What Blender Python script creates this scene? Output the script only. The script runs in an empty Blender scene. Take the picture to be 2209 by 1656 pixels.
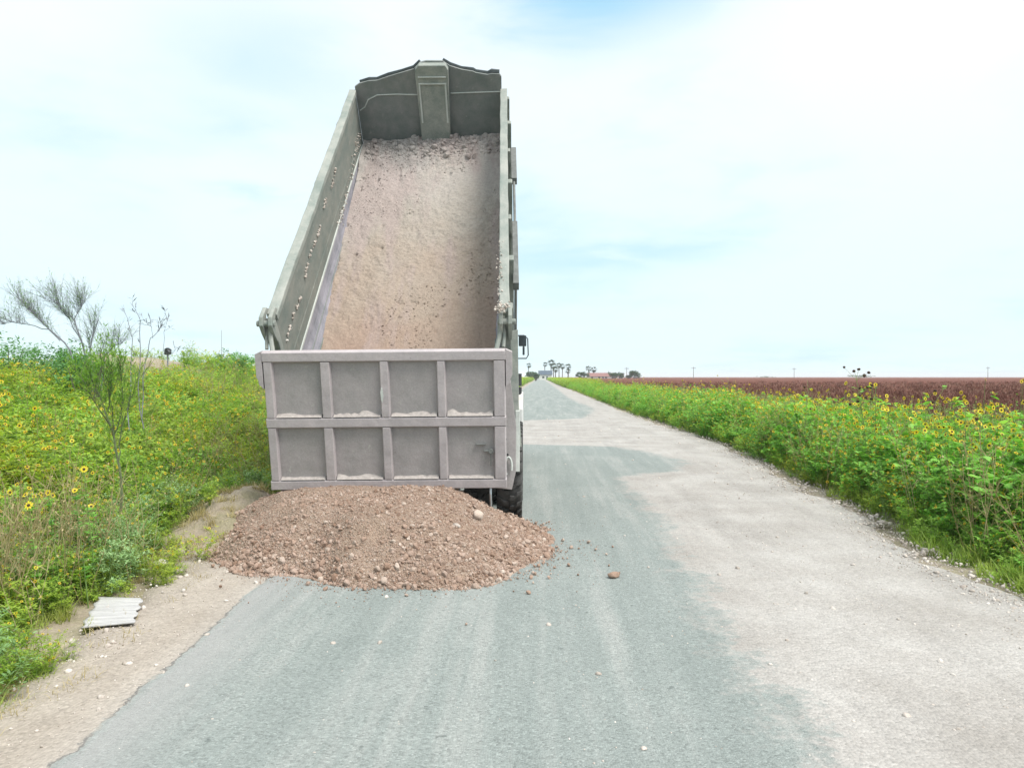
import bpy, math, random
import numpy as np
from mathutils import Vector, Matrix, Euler

R = math.radians
random.seed(7)
rng = np.random.default_rng(7)
sc = bpy.context.scene
C = sc.collection

# ------------------------------------------------------------------ camera, world, sun, exposure
F = 1600.0 / 2209.0            # focal length in picture widths
cam_d = bpy.data.cameras.new('camera')
cam_d.sensor_width = 36.0
cam_d.lens = 36.0 * F
cam_d.clip_start = 0.05
cam_d.clip_end = 12000
cam = bpy.data.objects.new('camera', cam_d)
C.objects.link(cam)
EYE = 1.62
cam.location = (0, 0, EYE)
cam.rotation_euler = (R(90 - 0.54), 0, 0)
sc.camera = cam

SUN_EL, SUN_AZ = 56.0, 128.0     # azimuth: degrees to the right of the view direction (+Y)
w = bpy.data.worlds.new('World')
sc.world = w
w.use_nodes = True
nt = w.node_tree
nt.nodes.clear()


def N(nt, kind, **kw):
    n = nt.nodes.new(kind)
    for k, v in kw.items():
        if k == 'inp':
            for a, b in v.items():
                n.inputs[a].default_value = b
        else:
            setattr(n, k, v)
    return n


def math_n(nt, op, a, b=None, c=None, clamp=False):
    n = nt.nodes.new('ShaderNodeMath')
    n.operation = op
    n.use_clamp = clamp
    for i, v in enumerate((a, b, c)):
        if v is None:
            continue
        if isinstance(v, (int, float)):
            n.inputs[i].default_value = v
        else:
            nt.links.new(v, n.inputs[i])
    return n.outputs[0]


def ramp(nt, fac, stops, interp='LINEAR'):
    n = nt.nodes.new('ShaderNodeValToRGB')
    cr = n.color_ramp
    cr.interpolation = interp
    while len(cr.elements) < len(stops):
        cr.elements.new(0.5)
    for e, (p, col) in zip(cr.elements, stops):
        e.position = p
        e.color = (col[0], col[1], col[2], 1) if not isinstance(col, (int, float)) else (col, col, col, 1)
    nt.links.new(fac, n.inputs[0])
    return n.outputs[0]


def mixc(nt, fac, a, b, mode='MIX'):
    n = nt.nodes.new('ShaderNodeMix')
    n.data_type = 'RGBA'
    n.blend_type = mode
    for sock, v in ((n.inputs[0], fac), (n.inputs[6], a), (n.inputs[7], b)):
        if isinstance(v, (int, float)):
            sock.default_value = v
        elif isinstance(v, (tuple, list)):
            sock.default_value = (v[0], v[1], v[2], 1)
        else:
            nt.links.new(v, sock)
    return n.outputs[2]


def noise(nt, vec, scale, detail=4, rough=0.55, dist=0.0):
    n = nt.nodes.new('ShaderNodeTexNoise')
    n.inputs['Scale'].default_value = scale
    n.inputs['Detail'].default_value = detail
    n.inputs['Roughness'].default_value = rough
    n.inputs['Distortion'].default_value = dist
    if vec is not None:
        nt.links.new(vec, n.inputs['Vector'])
    return n.outputs['Fac']


def vmap(nt, vec, scale=(1, 1, 1), loc=(0, 0, 0), rot=(0, 0, 0)):
    n = nt.nodes.new('ShaderNodeMapping')
    n.inputs['Scale'].default_value = scale
    n.inputs['Location'].default_value = loc
    n.inputs['Rotation'].default_value = rot
    nt.links.new(vec, n.inputs['Vector'])
    return n.outputs[0]


SKY_SCALE = 0.093
sky = N(nt, 'ShaderNodeTexSky', sky_type='NISHITA', sun_disc=False)
sky.sun_elevation = R(SUN_EL)
sky.sun_rotation = R(SUN_AZ)
sky.air_density = 1.0
sky.dust_density = 1.6
sky.ozone_density = 1.5
tc = N(nt, 'ShaderNodeTexCoord')
sep = N(nt, 'ShaderNodeSeparateXYZ')
nt.links.new(tc.outputs['Generated'], sep.inputs[0])
zc = math_n(nt, 'MAXIMUM', sep.outputs[2], 0.0)
den = math_n(nt, 'ADD', zc, 0.16)
comb = N(nt, 'ShaderNodeCombineXYZ')
nt.links.new(math_n(nt, 'DIVIDE', sep.outputs[0], den), comb.inputs[0])
nt.links.new(math_n(nt, 'DIVIDE', sep.outputs[1], den), comb.inputs[1])
v1 = vmap(nt, comb.outputs[0], (0.75, 0.55, 1), (3.1, 1.7, 0), (0, 0, R(35)))
n1 = noise(nt, v1, 1.15, 7, 0.55, 0.25)
n2 = noise(nt, vmap(nt, comb.outputs[0], (0.6, 0.9, 1), (8.1, 4.7, 0), (0, 0, R(-20))), 3.0, 6, 0.6, 0.4)
cl = math_n(nt, 'ADD', math_n(nt, 'MULTIPLY', n1, 0.75), math_n(nt, 'MULTIPLY', n2, 0.25))
cov = ramp(nt, cl, [(0.32, 0.45), (0.40, 0.74), (0.47, 0.93), (0.55, 1.0)])
# bright cloud in the veil, its direction set apart from the sun
sd = (math.sin(R(SUN_AZ)) * math.cos(R(SUN_EL)), math.cos(R(SUN_AZ)) * math.cos(R(SUN_EL)), math.sin(R(SUN_EL)))
dot = N(nt, 'ShaderNodeVectorMath', operation='DOT_PRODUCT')
gd = (math.sin(R(60)) * math.cos(R(50)), math.cos(R(60)) * math.cos(R(50)), math.sin(R(50)))   # brightest part of the cloud veil
dot.inputs[1].default_value = gd
nt.links.new(tc.outputs['Generated'], dot.inputs[0])
glow = ramp(nt, dot.outputs['Value'], [(0.0, 0.0), (0.55, 0.06), (0.8, 0.34), (1.0, 1.0)])
cloud_c = mixc(nt, glow, (6.35, 6.85, 7.2), (7.6, 7.7, 7.8))
lowtint = ramp(nt, sep.outputs[2], [(0.0, 1.0), (0.16, 0.75), (0.42, 0.0)])
cloud_c = mixc(nt, lowtint, cloud_c, (5.5, 6.8, 7.2))
blue_c = mixc(nt, 0.80, sky.outputs[0], (3.3, 5.7, 7.2))
gap = None
for (a0, z0, sa, sz, k_) in ((0.10, 0.452, 0.13, 0.045, 1.0), (0.11, 0.158, 0.11, 0.020, 0.5), (-0.25, 0.39, 0.10, 0.06, 0.40), (-0.33, 0.228, 0.05, 0.012, 0.35)):
    wob = math_n(nt, 'MULTIPLY', math_n(nt, 'SUBTRACT', n2, 0.5), 0.5)
    ea = math_n(nt, 'DIVIDE', math_n(nt, 'ADD', math_n(nt, 'SUBTRACT', sep.outputs[0], a0), math_n(nt, 'MULTIPLY', wob, 0.6)), sa)
    ez = math_n(nt, 'DIVIDE', math_n(nt, 'ADD', math_n(nt, 'SUBTRACT', sep.outputs[2], z0), math_n(nt, 'MULTIPLY', wob, 0.18)), sz)
    g_ = math_n(nt, 'MULTIPLY', math_n(nt, 'EXPONENT', math_n(nt, 'MULTIPLY', math_n(nt, 'ADD', math_n(nt, 'MULTIPLY', ea, ea), math_n(nt, 'MULTIPLY', ez, ez)), -1.0)), k_)
    gap = g_ if gap is None else math_n(nt, 'MAXIMUM', gap, g_)
gap = math_n(nt, 'MULTIPLY', gap, math_n(nt, 'GREATER_THAN', sep.outputs[1], 0.0))
cov = math_n(nt, 'MULTIPLY', cov, math_n(nt, 'SUBTRACT', 1.0, gap))
skyc = mixc(nt, cov, blue_c, cloud_c)
bg = N(nt, 'ShaderNodeBackground')
bg.inputs[1].default_value = SKY_SCALE
nt.links.new(skyc, bg.inputs[0])
wo = N(nt, 'ShaderNodeOutputWorld')
nt.links.new(bg.outputs[0], wo.inputs[0])

sun_d = bpy.data.lights.new('sun', 'SUN')
sun_d.energy = 2.8
sun_d.angle = R(30)
sun_d.color = (1.0, 0.95, 0.88)
sun = bpy.data.objects.new('sun', sun_d)
C.objects.link(sun)
sun.rotation_euler = Vector(sd).to_track_quat('Z', 'Y').to_euler()

sc.view_settings.view_transform = 'Standard'
sc.view_settings.look = 'None'
sc.view_settings.gamma = 1
sc.view_settings.exposure = 0.74
sc.render.engine = 'CYCLES'
sc.cycles.max_bounces = 6
sc.cycles.transparent_max_bounces = 6
sc.cycles.diffuse_bounces = 3
sc.cycles.glossy_bounces = 2
sc.cycles.transmission_bounces = 4
sc.cycles.volume_bounces = 2

ROAD_DIR = 0.038                 # the road drifts right by this much per metre ahead


# ------------------------------------------------------------------ numpy noise
def _hash(i, j, k):
    n = (i * 374761393 + j * 668265263 + k * 2147483647 // 7) & 0xffffffff
    n = ((n ^ (n >> 13)) * 1274126177) & 0xffffffff
    n = (n ^ (n >> 16)) & 0xffffffff
    return n / 4294967295.0


def vnoise(x, y, seed=0):
    x = np.asarray(x, float); y = np.asarray(y, float)
    xi = np.floor(x).astype(np.int64); yi = np.floor(y).astype(np.int64)
    fx = x - xi; fy = y - yi
    fx = fx * fx * (3 - 2 * fx); fy = fy * fy * (3 - 2 * fy)
    k = np.int64(seed * 7919 + 13)
    a = _hash(xi, yi, k); b = _hash(xi + 1, yi, k); c = _hash(xi, yi + 1, k); d = _hash(xi + 1, yi + 1, k)
    return (a * (1 - fx) + b * fx) * (1 - fy) + (c * (1 - fx) + d * fx) * fy


def fbm(x, y, octv=4, seed=0, gain=0.5):
    s = 0; amp = 1; tot = 0
    for o in range(octv):
        s = s + amp * (vnoise(np.asarray(x) * 2 ** o + o * 17.3, np.asarray(y) * 2 ** o - o * 9.1, seed + o) - 0.5)
        tot += amp; amp *= gain
    return s / tot * 2


# ------------------------------------------------------------------ mesh builder and object helpers
class MB:
    def __init__(s):
        s.v = []; s.f = []; s.m = []

    def add(s, verts, faces, mat=0, M=None):
        o = len(s.v)
        if M is not None:
            verts = [M @ Vector(p) for p in verts]
        s.v.extend([tuple(p) for p in verts])
        s.f.extend([tuple(o + i for i in fc) for fc in faces])
        s.m.extend([mat] * len(faces))

    def box(s, x0, x1, y0, y1, z0, z1, mat=0, M=None):
        v = [(x0, y0, z0), (x1, y0, z0), (x1, y1, z0), (x0, y1, z0), (x0, y0, z1), (x1, y0, z1), (x1, y1, z1), (x0, y1, z1)]
        f = [(3, 2, 1, 0), (4, 5, 6, 7), (0, 1, 5, 4), (1, 2, 6, 5), (2, 3, 7, 6), (3, 0, 4, 7)]
        s.add(v, f, mat, M)

    def prism(s, prof, a0, a1, axis='x', mat=0, M=None):
        """closed profile in the two other axes, extruded along axis from a0 to a1"""
        n = len(prof)
        def P(a, p):
            return {'x': (a, p[0], p[1]), 'y': (p[0], a, p[1]), 'z': (p[0], p[1], a)}[axis]
        v = [P(a0, p) for p in prof] + [P(a1, p) for p in prof]
        f = [tuple(range(n - 1, -1, -1)), tuple(range(n, 2 * n))]
        f += [(i, (i + 1) % n, n + (i + 1) % n, n + i) for i in range(n)]
        s.add(v, f, mat, M)

    def tube(s, path, rad, n=6, mat=0, cap=True, M=None):
        path = [Vector(p) for p in path]
        if isinstance(rad, (int, float)):
            rad = [rad] * len(path)
        v = []; f = []
        prev = None
        for i, p in enumerate(path):
            t = (path[min(i + 1, len(path) - 1)] - path[max(i - 1, 0)])
            if t.length < 1e-9:
                t = Vector((0, 0, 1))
            t.normalize()
            if prev is None:
                a = t.cross(Vector((0, 0, 1)) if abs(t.z) < 0.9 else Vector((1, 0, 0))).normalized()
            else:
                a = (prev - t * prev.dot(t)).normalized()
            prev = a
            b = t.cross(a)
            for k in range(n):
                an = 2 * math.pi * k / n
                v.append(p + (a * math.cos(an) + b * math.sin(an)) * rad[i])
        for i in range(len(path) - 1):
            for k in range(n):
                f.append((i * n + k, i * n + (k + 1) % n, (i + 1) * n + (k + 1) % n, (i + 1) * n + k))
        if cap:
            f.append(tuple(range(n - 1, -1, -1)))
            f.append(tuple((len(path) - 1) * n + k for k in range(n)))
        s.add(v, f, mat, M)

    def lathe(s, prof, n=32, axis='x', mat=0, M=None, closed=False):
        """prof: (along axis, radius)"""
        v = []; f = []
        for (a, r) in prof:
            for k in range(n):
                an = 2 * math.pi * k / n
                c_, s_ = math.cos(an) * r, math.sin(an) * r
                v.append({'x': (a, c_, s_), 'y': (c_, a, s_), 'z': (c_, s_, a)}[axis])
        m = len(prof)
        for i in range(m - 1 + (1 if closed else 0)):
            j = (i + 1) % m
            for k in range(n):
                f.append((i * n + k, i * n + (k + 1) % n, j * n + (k + 1) % n, j * n + k))
        s.add(v, f, mat, M)

    def build(s, name, mats, parent=None, bevel=0, smooth=False, M=None):
        me = bpy.data.meshes.new(name)
        me.from_pydata(s.v, [], s.f)
        if not isinstance(mats, (list, tuple)):
            mats = [mats]
        for m in mats:
            me.materials.append(m)
        if any(s.m):
            me.polygons.foreach_set('material_index', s.m)
        if smooth:
            me.polygons.foreach_set('use_smooth', [True] * len(me.polygons))
        me.update()
        o = bpy.data.objects.new(name, me)
        C.objects.link(o)
        if parent:
            o.parent = parent
        if M is not None:
            o.matrix_local = M
        if bevel:
            b = o.modifiers.new('bevel', 'BEVEL')
            b.width = bevel; b.segments = 2; b.limit_method = 'ANGLE'; b.angle_limit = R(40)
        return o


def np_mesh(name, verts, faces_flat, counts, mats, mat_idx=None, smooth=False, link=True):
    """fast mesh from numpy: faces_flat (loops), counts (verts per face)"""
    me = bpy.data.meshes.new(name)
    nv = len(verts)
    me.vertices.add(nv)
    me.vertices.foreach_set('co', np.asarray(verts, np.float32).ravel())
    me.loops.add(len(faces_flat))
    me.loops.foreach_set('vertex_index', np.asarray(faces_flat, np.int32))
    me.polygons.add(len(counts))
    st = np.concatenate([[0], np.cumsum(counts)[:-1]]).astype(np.int32)
    me.polygons.foreach_set('loop_start', st)
    me.polygons.foreach_set('loop_total', np.asarray(counts, np.int32))
    for m in mats:
        me.materials.append(m)
    if mat_idx is not None:
        me.polygons.foreach_set('material_index', np.asarray(mat_idx, np.int32))
    if smooth:
        me.polygons.foreach_set('use_smooth', np.ones(len(counts), bool))
    me.update(calc_edges=True)
    me.validate()
    o = bpy.data.objects.new(name, me)
    if link:
        C.objects.link(o)
    return o


def grid_mesh(name, X, Y, Z, mats, smooth=True, attrs=None):
    ny, nx = X.shape
    v = np.stack([X.ravel(), Y.ravel(), Z.ravel()], 1)
    i = np.arange(ny * nx).reshape(ny, nx)
    f = np.stack([i[:-1, :-1], i[:-1, 1:], i[1:, 1:], i[1:, :-1]], -1).reshape(-1)
    o = np_mesh(name, v, f, np.full((ny - 1) * (nx - 1), 4), mats, smooth=smooth)
    for k, a in (attrs or {}).items():
        at = o.data.attributes.new(k, 'FLOAT', 'POINT')
        at.data.foreach_set('value', np.asarray(a, np.float32).ravel())
    return o


def tag(o, label=None, cat=None, group=None, kind=None):
    if label: o['label'] = label
    if cat: o['category'] = cat
    if group: o['group'] = group
    if kind: o['kind'] = kind
    return o


def empty(name, loc=(0, 0, 0), rz=0):
    o = bpy.data.objects.new(name, None)
    C.objects.link(o)
    o.location = loc
    o.rotation_euler = (0, 0, rz)
    return o


def copy_tree(o, parent=None):
    c = o.copy()
    C.objects.link(c)
    if parent:
        c.parent = parent
    for ch in list(o.children):
        copy_tree(ch, c)
    return c


# ------------------------------------------------------------------ materials
def new_mat(name):
    m = bpy.data.materials.new(name)
    m.use_nodes = True
    nt = m.node_tree
    nt.nodes.clear()
    out = N(nt, 'ShaderNodeOutputMaterial')
    p = N(nt, 'ShaderNodeBsdfPrincipled')
    nt.links.new(p.outputs[0], out.inputs[0])
    tcn = N(nt, 'ShaderNodeTexCoord')
    return m, nt, p, tcn.outputs['Object'], out


def bump(nt, p, h, strength=0.5, dist=0.01):
    b = N(nt, 'ShaderNodeBump')
    b.inputs['Strength'].default_value = strength
    b.inputs['Distance'].default_value = dist
    nt.links.new(h, b.inputs['Height'])
    nt.links.new(b.outputs[0], p.inputs['Normal'])


def link(nt, a, b):
    nt.links.new(a, b)


def simple_mat(name, col, rough=0.6, metal=0.0, var=0.25, scale=6.0, bumpk=0.0):
    m, nt, p, co, out = new_mat(name)
    n = noise(nt, co, scale, 5, 0.6)
    d = tuple(c * (1 - var) for c in col); l = tuple(min(1, c * (1 + var)) for c in col)
    link(nt, ramp(nt, n, [(0.3, d), (0.7, l)]), p.inputs['Base Color'])
    p.inputs['Roughness'].default_value = rough
    p.inputs['Metallic'].default_value = metal
    if bumpk:
        bump(nt, p, noise(nt, co, scale * 6, 4), bumpk, 0.01)
    return m


def paint_mat(name, base, dust, dust_amt=0.5, streak=(1, 1, 1), chip=(0.5, 0.5, 0.46), chip_amt=0.5):
    """old dusty truck paint: broad dust clouds, vertical streaks, scuffs and chips"""
    m, nt, p, co, out = new_mat(name)
    a = noise(nt, co, 2.6, 7, 0.68, 0.6)
    b = noise(nt, vmap(nt, co, streak), 7.0, 6, 0.65)
    k = math_n(nt, 'ADD', math_n(nt, 'MULTIPLY', a, 0.55), math_n(nt, 'MULTIPLY', b, 0.45))
    f = ramp(nt, k, [(0.38 - 0.2 * (dust_amt - 0.5), 0.0), (0.62 - 0.2 * (dust_amt - 0.5), 1.0)])
    c = mixc(nt, f, base, dust)
    fine = noise(nt, co, 60, 4, 0.7)
    c = mixc(nt, 1.0, c, ramp(nt, fine, [(0.3, 0.90), (0.7, 1.08)]), 'MULTIPLY')
    ch = noise(nt, vmap(nt, co, (1, 1, 0.6)), 17, 7, 0.75, 0.6)
    c = mixc(nt, math_n(nt, 'MULTIPLY', ramp(nt, ch, [(0.62, 0.0), (0.67, 1.0)]), chip_amt), c, chip)
    rust = noise(nt, vmap(nt, co, (1, 1, 1), (5, 3, 1)), 9, 8, 0.8, 0.8)
    c = mixc(nt, math_n(nt, 'MULTIPLY', ramp(nt, rust, [(0.63, 0.0), (0.69, 1.0)]), 0.55), c, (0.09, 0.06, 0.045))
    link(nt, c, p.inputs['Base Color'])
    p.inputs['Roughness'].default_value = 0.78
    p.inputs['Specular IOR Level'].default_value = 0.25
    bump(nt, p, math_n(nt, 'ADD', noise(nt, co, 3.5, 3), math_n(nt, 'MULTIPLY', fine, 0.10)), 0.6, 0.03)
    return m


M = {}
M['gate'] = paint_mat('tailgate_paint', (0.37, 0.342, 0.352), (0.45, 0.41, 0.418), 0.6, (1, 1, 0.4))
M['bed'] = paint_mat('bed_paint', (0.155, 0.185, 0.17), (0.24, 0.245, 0.22), 0.5, (1, 0.25, 1))
M['bed_dark'] = paint_mat('headboard_paint', (0.167, 0.190, 0.184), (0.247, 0.253, 0.247), 0.4, (1, 1, 1), chip_amt=0.35)
M['bed_rail'] = paint_mat('rail_paint', (0.20, 0.235, 0.215), (0.35, 0.36, 0.33), 0.5, (1, 0.4, 1))
M['scoured'] = paint_mat('scoured_steel', (0.17, 0.18, 0.205), (0.36, 0.35, 0.40), 0.5, (14, 0.22, 14), chip_amt=0.0)
M['pale'] = paint_mat('pale_panel', (0.42, 0.46, 0.44), (0.60, 0.62, 0.59), 0.5, (6, 6, 0.3))
M['cabpaint'] = paint_mat('cab_paint', (0.60, 0.61, 0.60), (0.5, 0.47, 0.43), 0.35, (1, 1, 0.5), chip_amt=0)
M['rubber'] = simple_mat('tyre_rubber', (0.055, 0.055, 0.054), 0.85, 0, 0.6, 9, 0.2)
M['black'] = simple_mat('black_steel', (0.03, 0.032, 0.035), 0.6, 0, 0.4, 12)
M['rim'] = simple_mat('rim_steel', (0.35, 0.36, 0.36), 0.5, 0.3, 0.3, 12)
M['chassis'] = simple_mat('chassis_steel', (0.06, 0.055, 0.05), 0.8, 0, 0.5, 8)
M['glass'] = simple_mat('cab_glass', (0.03, 0.04, 0.045), 0.08, 0, 0.1, 3)
M['chrome'] = simple_mat('bright_steel', (0.6, 0.62, 0.64), 0.3, 0.9, 0.15, 10)
M['lens'] = simple_mat('red_lens', (0.35, 0.02, 0.02), 0.25, 0, 0.1, 10)
M['tarparm'] = simple_mat('tarp_arm_paint', (0.15, 0.16, 0.155), 0.7, 0, 0.3, 12)
M['tarp'] = simple_mat('tarp_cloth', (0.07, 0.085, 0.09), 0.9, 0, 0.3, 12)
M['board'] = None

# -------- soils, road
def gravel_color(nt, co, tint=(1, 1, 1)):
    g1 = noise(nt, co, 1.1, 5, 0.6)
    base = ramp(nt, g1, [(0.3, (0.31, 0.293, 0.272)), (0.5, (0.365, 0.35, 0.33)), (0.72, (0.425, 0.414, 0.395))])
    vor = N(nt, 'ShaderNodeTexVoronoi')
    vor.inputs['Scale'].default_value = 55
    link(nt, co, vor.inputs['Vector'])
    vcol = N(nt, 'ShaderNodeSeparateColor')
    link(nt, vor.outputs['Color'], vcol.inputs[0])
    peb = ramp(nt, vcol.outputs[0], [(0.0, 0.72), (0.35, 0.97), (0.8, 1.05), (1.0, 1.25)])
    c = mixc(nt, 0.6, base, mixc(nt, 1.0, base, peb, 'MULTIPLY'))
    h = math_n(nt, 'ADD', math_n(nt, 'MULTIPLY', vor.outputs['Distance'], -0.9), math_n(nt, 'MULTIPLY', noise(nt, co, 14, 5, 0.7), 1.4))
    return c, h


def road_material():
    m, nt, p, co, out = new_mat('road_surface')
    at = N(nt, 'ShaderNodeAttribute', attribute_name='asph')       # metres inside the asphalt edge
    al = N(nt, 'ShaderNodeAttribute', attribute_name='lsd')        # metres from the left asphalt edge
    gc, gh = gravel_color(nt, co)
    # asphalt: weathered chip seal, pale aggregate in greenish grey binder
    sheared = N(nt, 'ShaderNodeSeparateXYZ')
    link(nt, co, sheared.inputs[0])
    ux = math_n(nt, 'SUBTRACT', sheared.outputs[0], math_n(nt, 'MULTIPLY', sheared.outputs[1], ROAD_DIR))
    uv = N(nt, 'ShaderNodeCombineXYZ')
    link(nt, ux, uv.inputs[0]); link(nt, sheared.outputs[1], uv.inputs[1])
    tr = noise(nt, vmap(nt, uv.outputs[0], (1.6, 0.10, 1)), 1.5, 5, 0.6, 0.15)
    tr2 = noise(nt, vmap(nt, uv.outputs[0], (6.0, 0.25, 1), (3, 1, 0)), 1.5, 5, 0.65, 0.1)
    bl = noise(nt, uv.outputs[0], 0.8, 6, 0.62, 0.4)
    k = math_n(nt, 'ADD', math_n(nt, 'MULTIPLY', tr, 0.5), math_n(nt, 'ADD', math_n(nt, 'MULTIPLY', tr2, 0.27), math_n(nt, 'MULTIPLY', bl, 0.23)))
    ac = ramp(nt, k, [(0.36, (0.205, 0.235, 0.226)), (0.5, (0.248, 0.278, 0.267)), (0.62, (0.32, 0.336, 0.323))])
    vor = N(nt, 'ShaderNodeTexVoronoi')
    vor.inputs['Scale'].default_value = 95
    link(nt, co, vor.inputs['Vector'])
    vc = N(nt, 'ShaderNodeSeparateColor')
    link(nt, vor.outputs['Color'], vc.inputs[0])
    ac = mixc(nt, 1.0, ac, ramp(nt, vc.outputs[0], [(0.0, 0.74), (0.3, 0.96), (0.8, 1.04), (1.0, 1.28)]), 'MULTIPLY')
    fine = noise(nt, co, 38, 6, 0.75)
    ac = mixc(nt, 1.0, ac, ramp(nt, fine, [(0.3, 0.90), (0.7, 1.09)]), 'MULTIPLY')
    spots = noise(nt, co, 13, 3, 0.5)
    ac = mixc(nt, math_n(nt, 'MULTIPLY', ramp(nt, spots, [(0.70, 0.0), (0.74, 1.0)]), 0.6), ac, (0.11, 0.13, 0.125))
    gc = mixc(nt, 1.0, gc, ramp(nt, k, [(0.36, 0.86), (0.5, 1.0), (0.62, 1.06)]), 'MULTIPLY')
    gc = mixc(nt, 1.0, gc, ramp(nt, fine, [(0.3, 0.86), (0.7, 1.1)]), 'MULTIPLY')
    dirtm = ramp(nt, math_n(nt, 'ADD', al.outputs['Fac'], 0.5), [(0.30, 0.65), (0.52, 0.45), (0.56, 0.0)])
    gc = mixc(nt, dirtm, gc, mixc(nt, 1.0, gc, (0.98, 0.87, 0.75), 'MULTIPLY'))
    # blend at the ragged edge
    e1 = noise(nt, co, 2.2, 6, 0.7, 0.5)
    e2 = noise(nt, co, 16, 4, 0.7)
    s = math_n(nt, 'ADD', at.outputs['Fac'], math_n(nt, 'ADD', math_n(nt, 'MULTIPLY', math_n(nt, 'SUBTRACT', e1, 0.5), 1.1),
                                                      math_n(nt, 'MULTIPLY', math_n(nt, 'SUBTRACT', e2, 0.5), 0.75)))
    f = ramp(nt, math_n(nt, 'ADD', math_n(nt, 'MULTIPLY', s, 1.0), 0.5), [(0.40, 0.0), (0.50, 0.55), (0.68, 1.0)])
    # left edge is a crisp broken line
    sl = math_n(nt, 'ADD', al.outputs['Fac'], math_n(nt, 'ADD', math_n(nt, 'MULTIPLY', math_n(nt, 'SUBTRACT', e1, 0.5), 0.16),
                                                      math_n(nt, 'MULTIPLY', math_n(nt, 'SUBTRACT', e2, 0.5), 0.10)))
    fl = ramp(nt, math_n(nt, 'ADD', sl, 0.5), [(0.485, 0.0), (0.52, 1.0)])
    f = math_n(nt, 'MULTIPLY', f, fl)
    c = mixc(nt, f, gc, ac)
    # dusty lilac band just inside the left edge, and the dirt-filled crack on it
    band = ramp(nt, math_n(nt, 'ADD', sl, 0.5), [(0.50, 0.0), (0.56, 0.75), (0.80, 0.35), (1.0, 0.0)])
    c = mixc(nt, math_n(nt, 'MULTIPLY', band, 0.8), c, (0.33, 0.325, 0.322))
    crk = ramp(nt, math_n(nt, 'ADD', sl, 0.5), [(0.488, 0.0), (0.497, 1.0), (0.503, 1.0), (0.512, 0.0)])
    gate = ramp(nt, noise(nt, co, 1.7, 4, 0.7), [(0.42, 0.0), (0.52, 1.0)])
    c = mixc(nt, math_n(nt, 'MULTIPLY', math_n(nt, 'MULTIPLY', crk, gate), 0.85), c, (0.14, 0.135, 0.13))
    link(nt, c, p.inputs['Base Color'])
    p.inputs['Roughness'].default_value = 0.92
    p.inputs['Specular IOR Level'].default_value = 0.2
    hh = N(nt, 'ShaderNodeMix')
    link(nt, f, hh.inputs[0]); link(nt, gh, hh.inputs[2])
    link(nt, math_n(nt, 'ADD', math_n(nt, 'MULTIPLY', vor.outputs['Distance'], -0.8), math_n(nt, 'MULTIPLY', fine, 1.0)), hh.inputs[3])
    bump(nt, p, hh.outputs[0], 0.55, 0.012)
    return m


M['road'] = road_material()


def soil_material():
    m, nt, p, co, out = new_mat('verge_soil')
    a = noise(nt, co, 0.7, 6, 0.65)
    c = ramp(nt, a, [(0.3, (0.24, 0.20, 0.15)), (0.5, (0.34, 0.29, 0.225)), (0.7, (0.44, 0.39, 0.32))])
    g = noise(nt, co, 3.1, 5, 0.7)
    c = mixc(nt, ramp(nt, g, [(0.45, 0.0), (0.62, 0.4)]), c, (0.17, 0.18, 0.07))
    c = mixc(nt, 1.0, c, ramp(nt, noise(nt, co, 45, 4, 0.7), [(0.3, 0.75), (0.7, 1.2)]), 'MULTIPLY')
    link(nt, c, p.inputs['Base Color'])
    p.inputs['Roughness'].default_value = 0.95
    bump(nt, p, noise(nt, co, 12, 6, 0.7), 0.8, 0.04)
    return m


M['soil'] = soil_material()


def field_material():
    m, nt, p, co, out = new_mat('field_canopy')
    a = noise(nt, vmap(nt, co, (1, 0.35, 1)), 0.25, 6, 0.65)
    b = noise(nt, co, 4.0, 5, 0.75)
    c = ramp(nt, a, [(0.3, (0.155, 0.074, 0.060)), (0.7, (0.215, 0.105, 0.082))])
    c = mixc(nt, 1.0, c, ramp(nt, b, [(0.3, 0.55), (0.55, 1.0), (0.72, 1.5)]), 'MULTIPLY')
    link(nt, c, p.inputs['Base Color'])
    p.inputs['Roughness'].default_value = 1.0
    p.inputs['Specular IOR Level'].default_value = 0.0
    bump(nt, p, b, 1.0, 0.2)
    return m


M['field'] = field_material()


def leaf_mat(name, cols, transl=0.35, rough=0.5, patch=None):
    """cols: three greens spread over plants; patch: a second tone that comes in areas metres wide"""
    m = bpy.data.materials.new(name)
    m.use_nodes = True
    nt = m.node_tree
    nt.nodes.clear()
    out = N(nt, 'ShaderNodeOutputMaterial')
    oi = N(nt, 'ShaderNodeObjectInfo')
    geo = N(nt, 'ShaderNodeNewGeometry')
    k = math_n(nt, 'ADD', math_n(nt, 'MULTIPLY', oi.outputs['Random'], 0.6),
               math_n(nt, 'MULTIPLY', geo.outputs['Random Per Island'], 0.4))
    c = ramp(nt, k, [(0.1, cols[0]), (0.5, cols[1]), (0.9, cols[2])])
    if patch:
        pn = noise(nt, geo.outputs['Position'], 0.55, 4, 0.6)
        c = mixc(nt, ramp(nt, pn, [(0.46, 0.0), (0.62, 0.8)]), c, patch)
    d = N(nt, 'ShaderNodeBsdfPrincipled')
    link(nt, c, d.inputs['Base Color'])
    d.inputs['Roughness'].default_value = rough
    d.inputs['Specular IOR Level'].default_value = 0.3
    t = N(nt, 'ShaderNodeBsdfTranslucent')
    link(nt, mixc(nt, 1.0, c, (1.2, 1.25, 0.7), 'MULTIPLY'), t.inputs[0])
    ms = N(nt, 'ShaderNodeMixShader')
    ms.inputs[0].default_value = transl
    link(nt, d.outputs[0], ms.inputs[1]); link(nt, t.outputs[0], ms.inputs[2])
    link(nt, ms.outputs[0], out.inputs[0])
    return m


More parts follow.
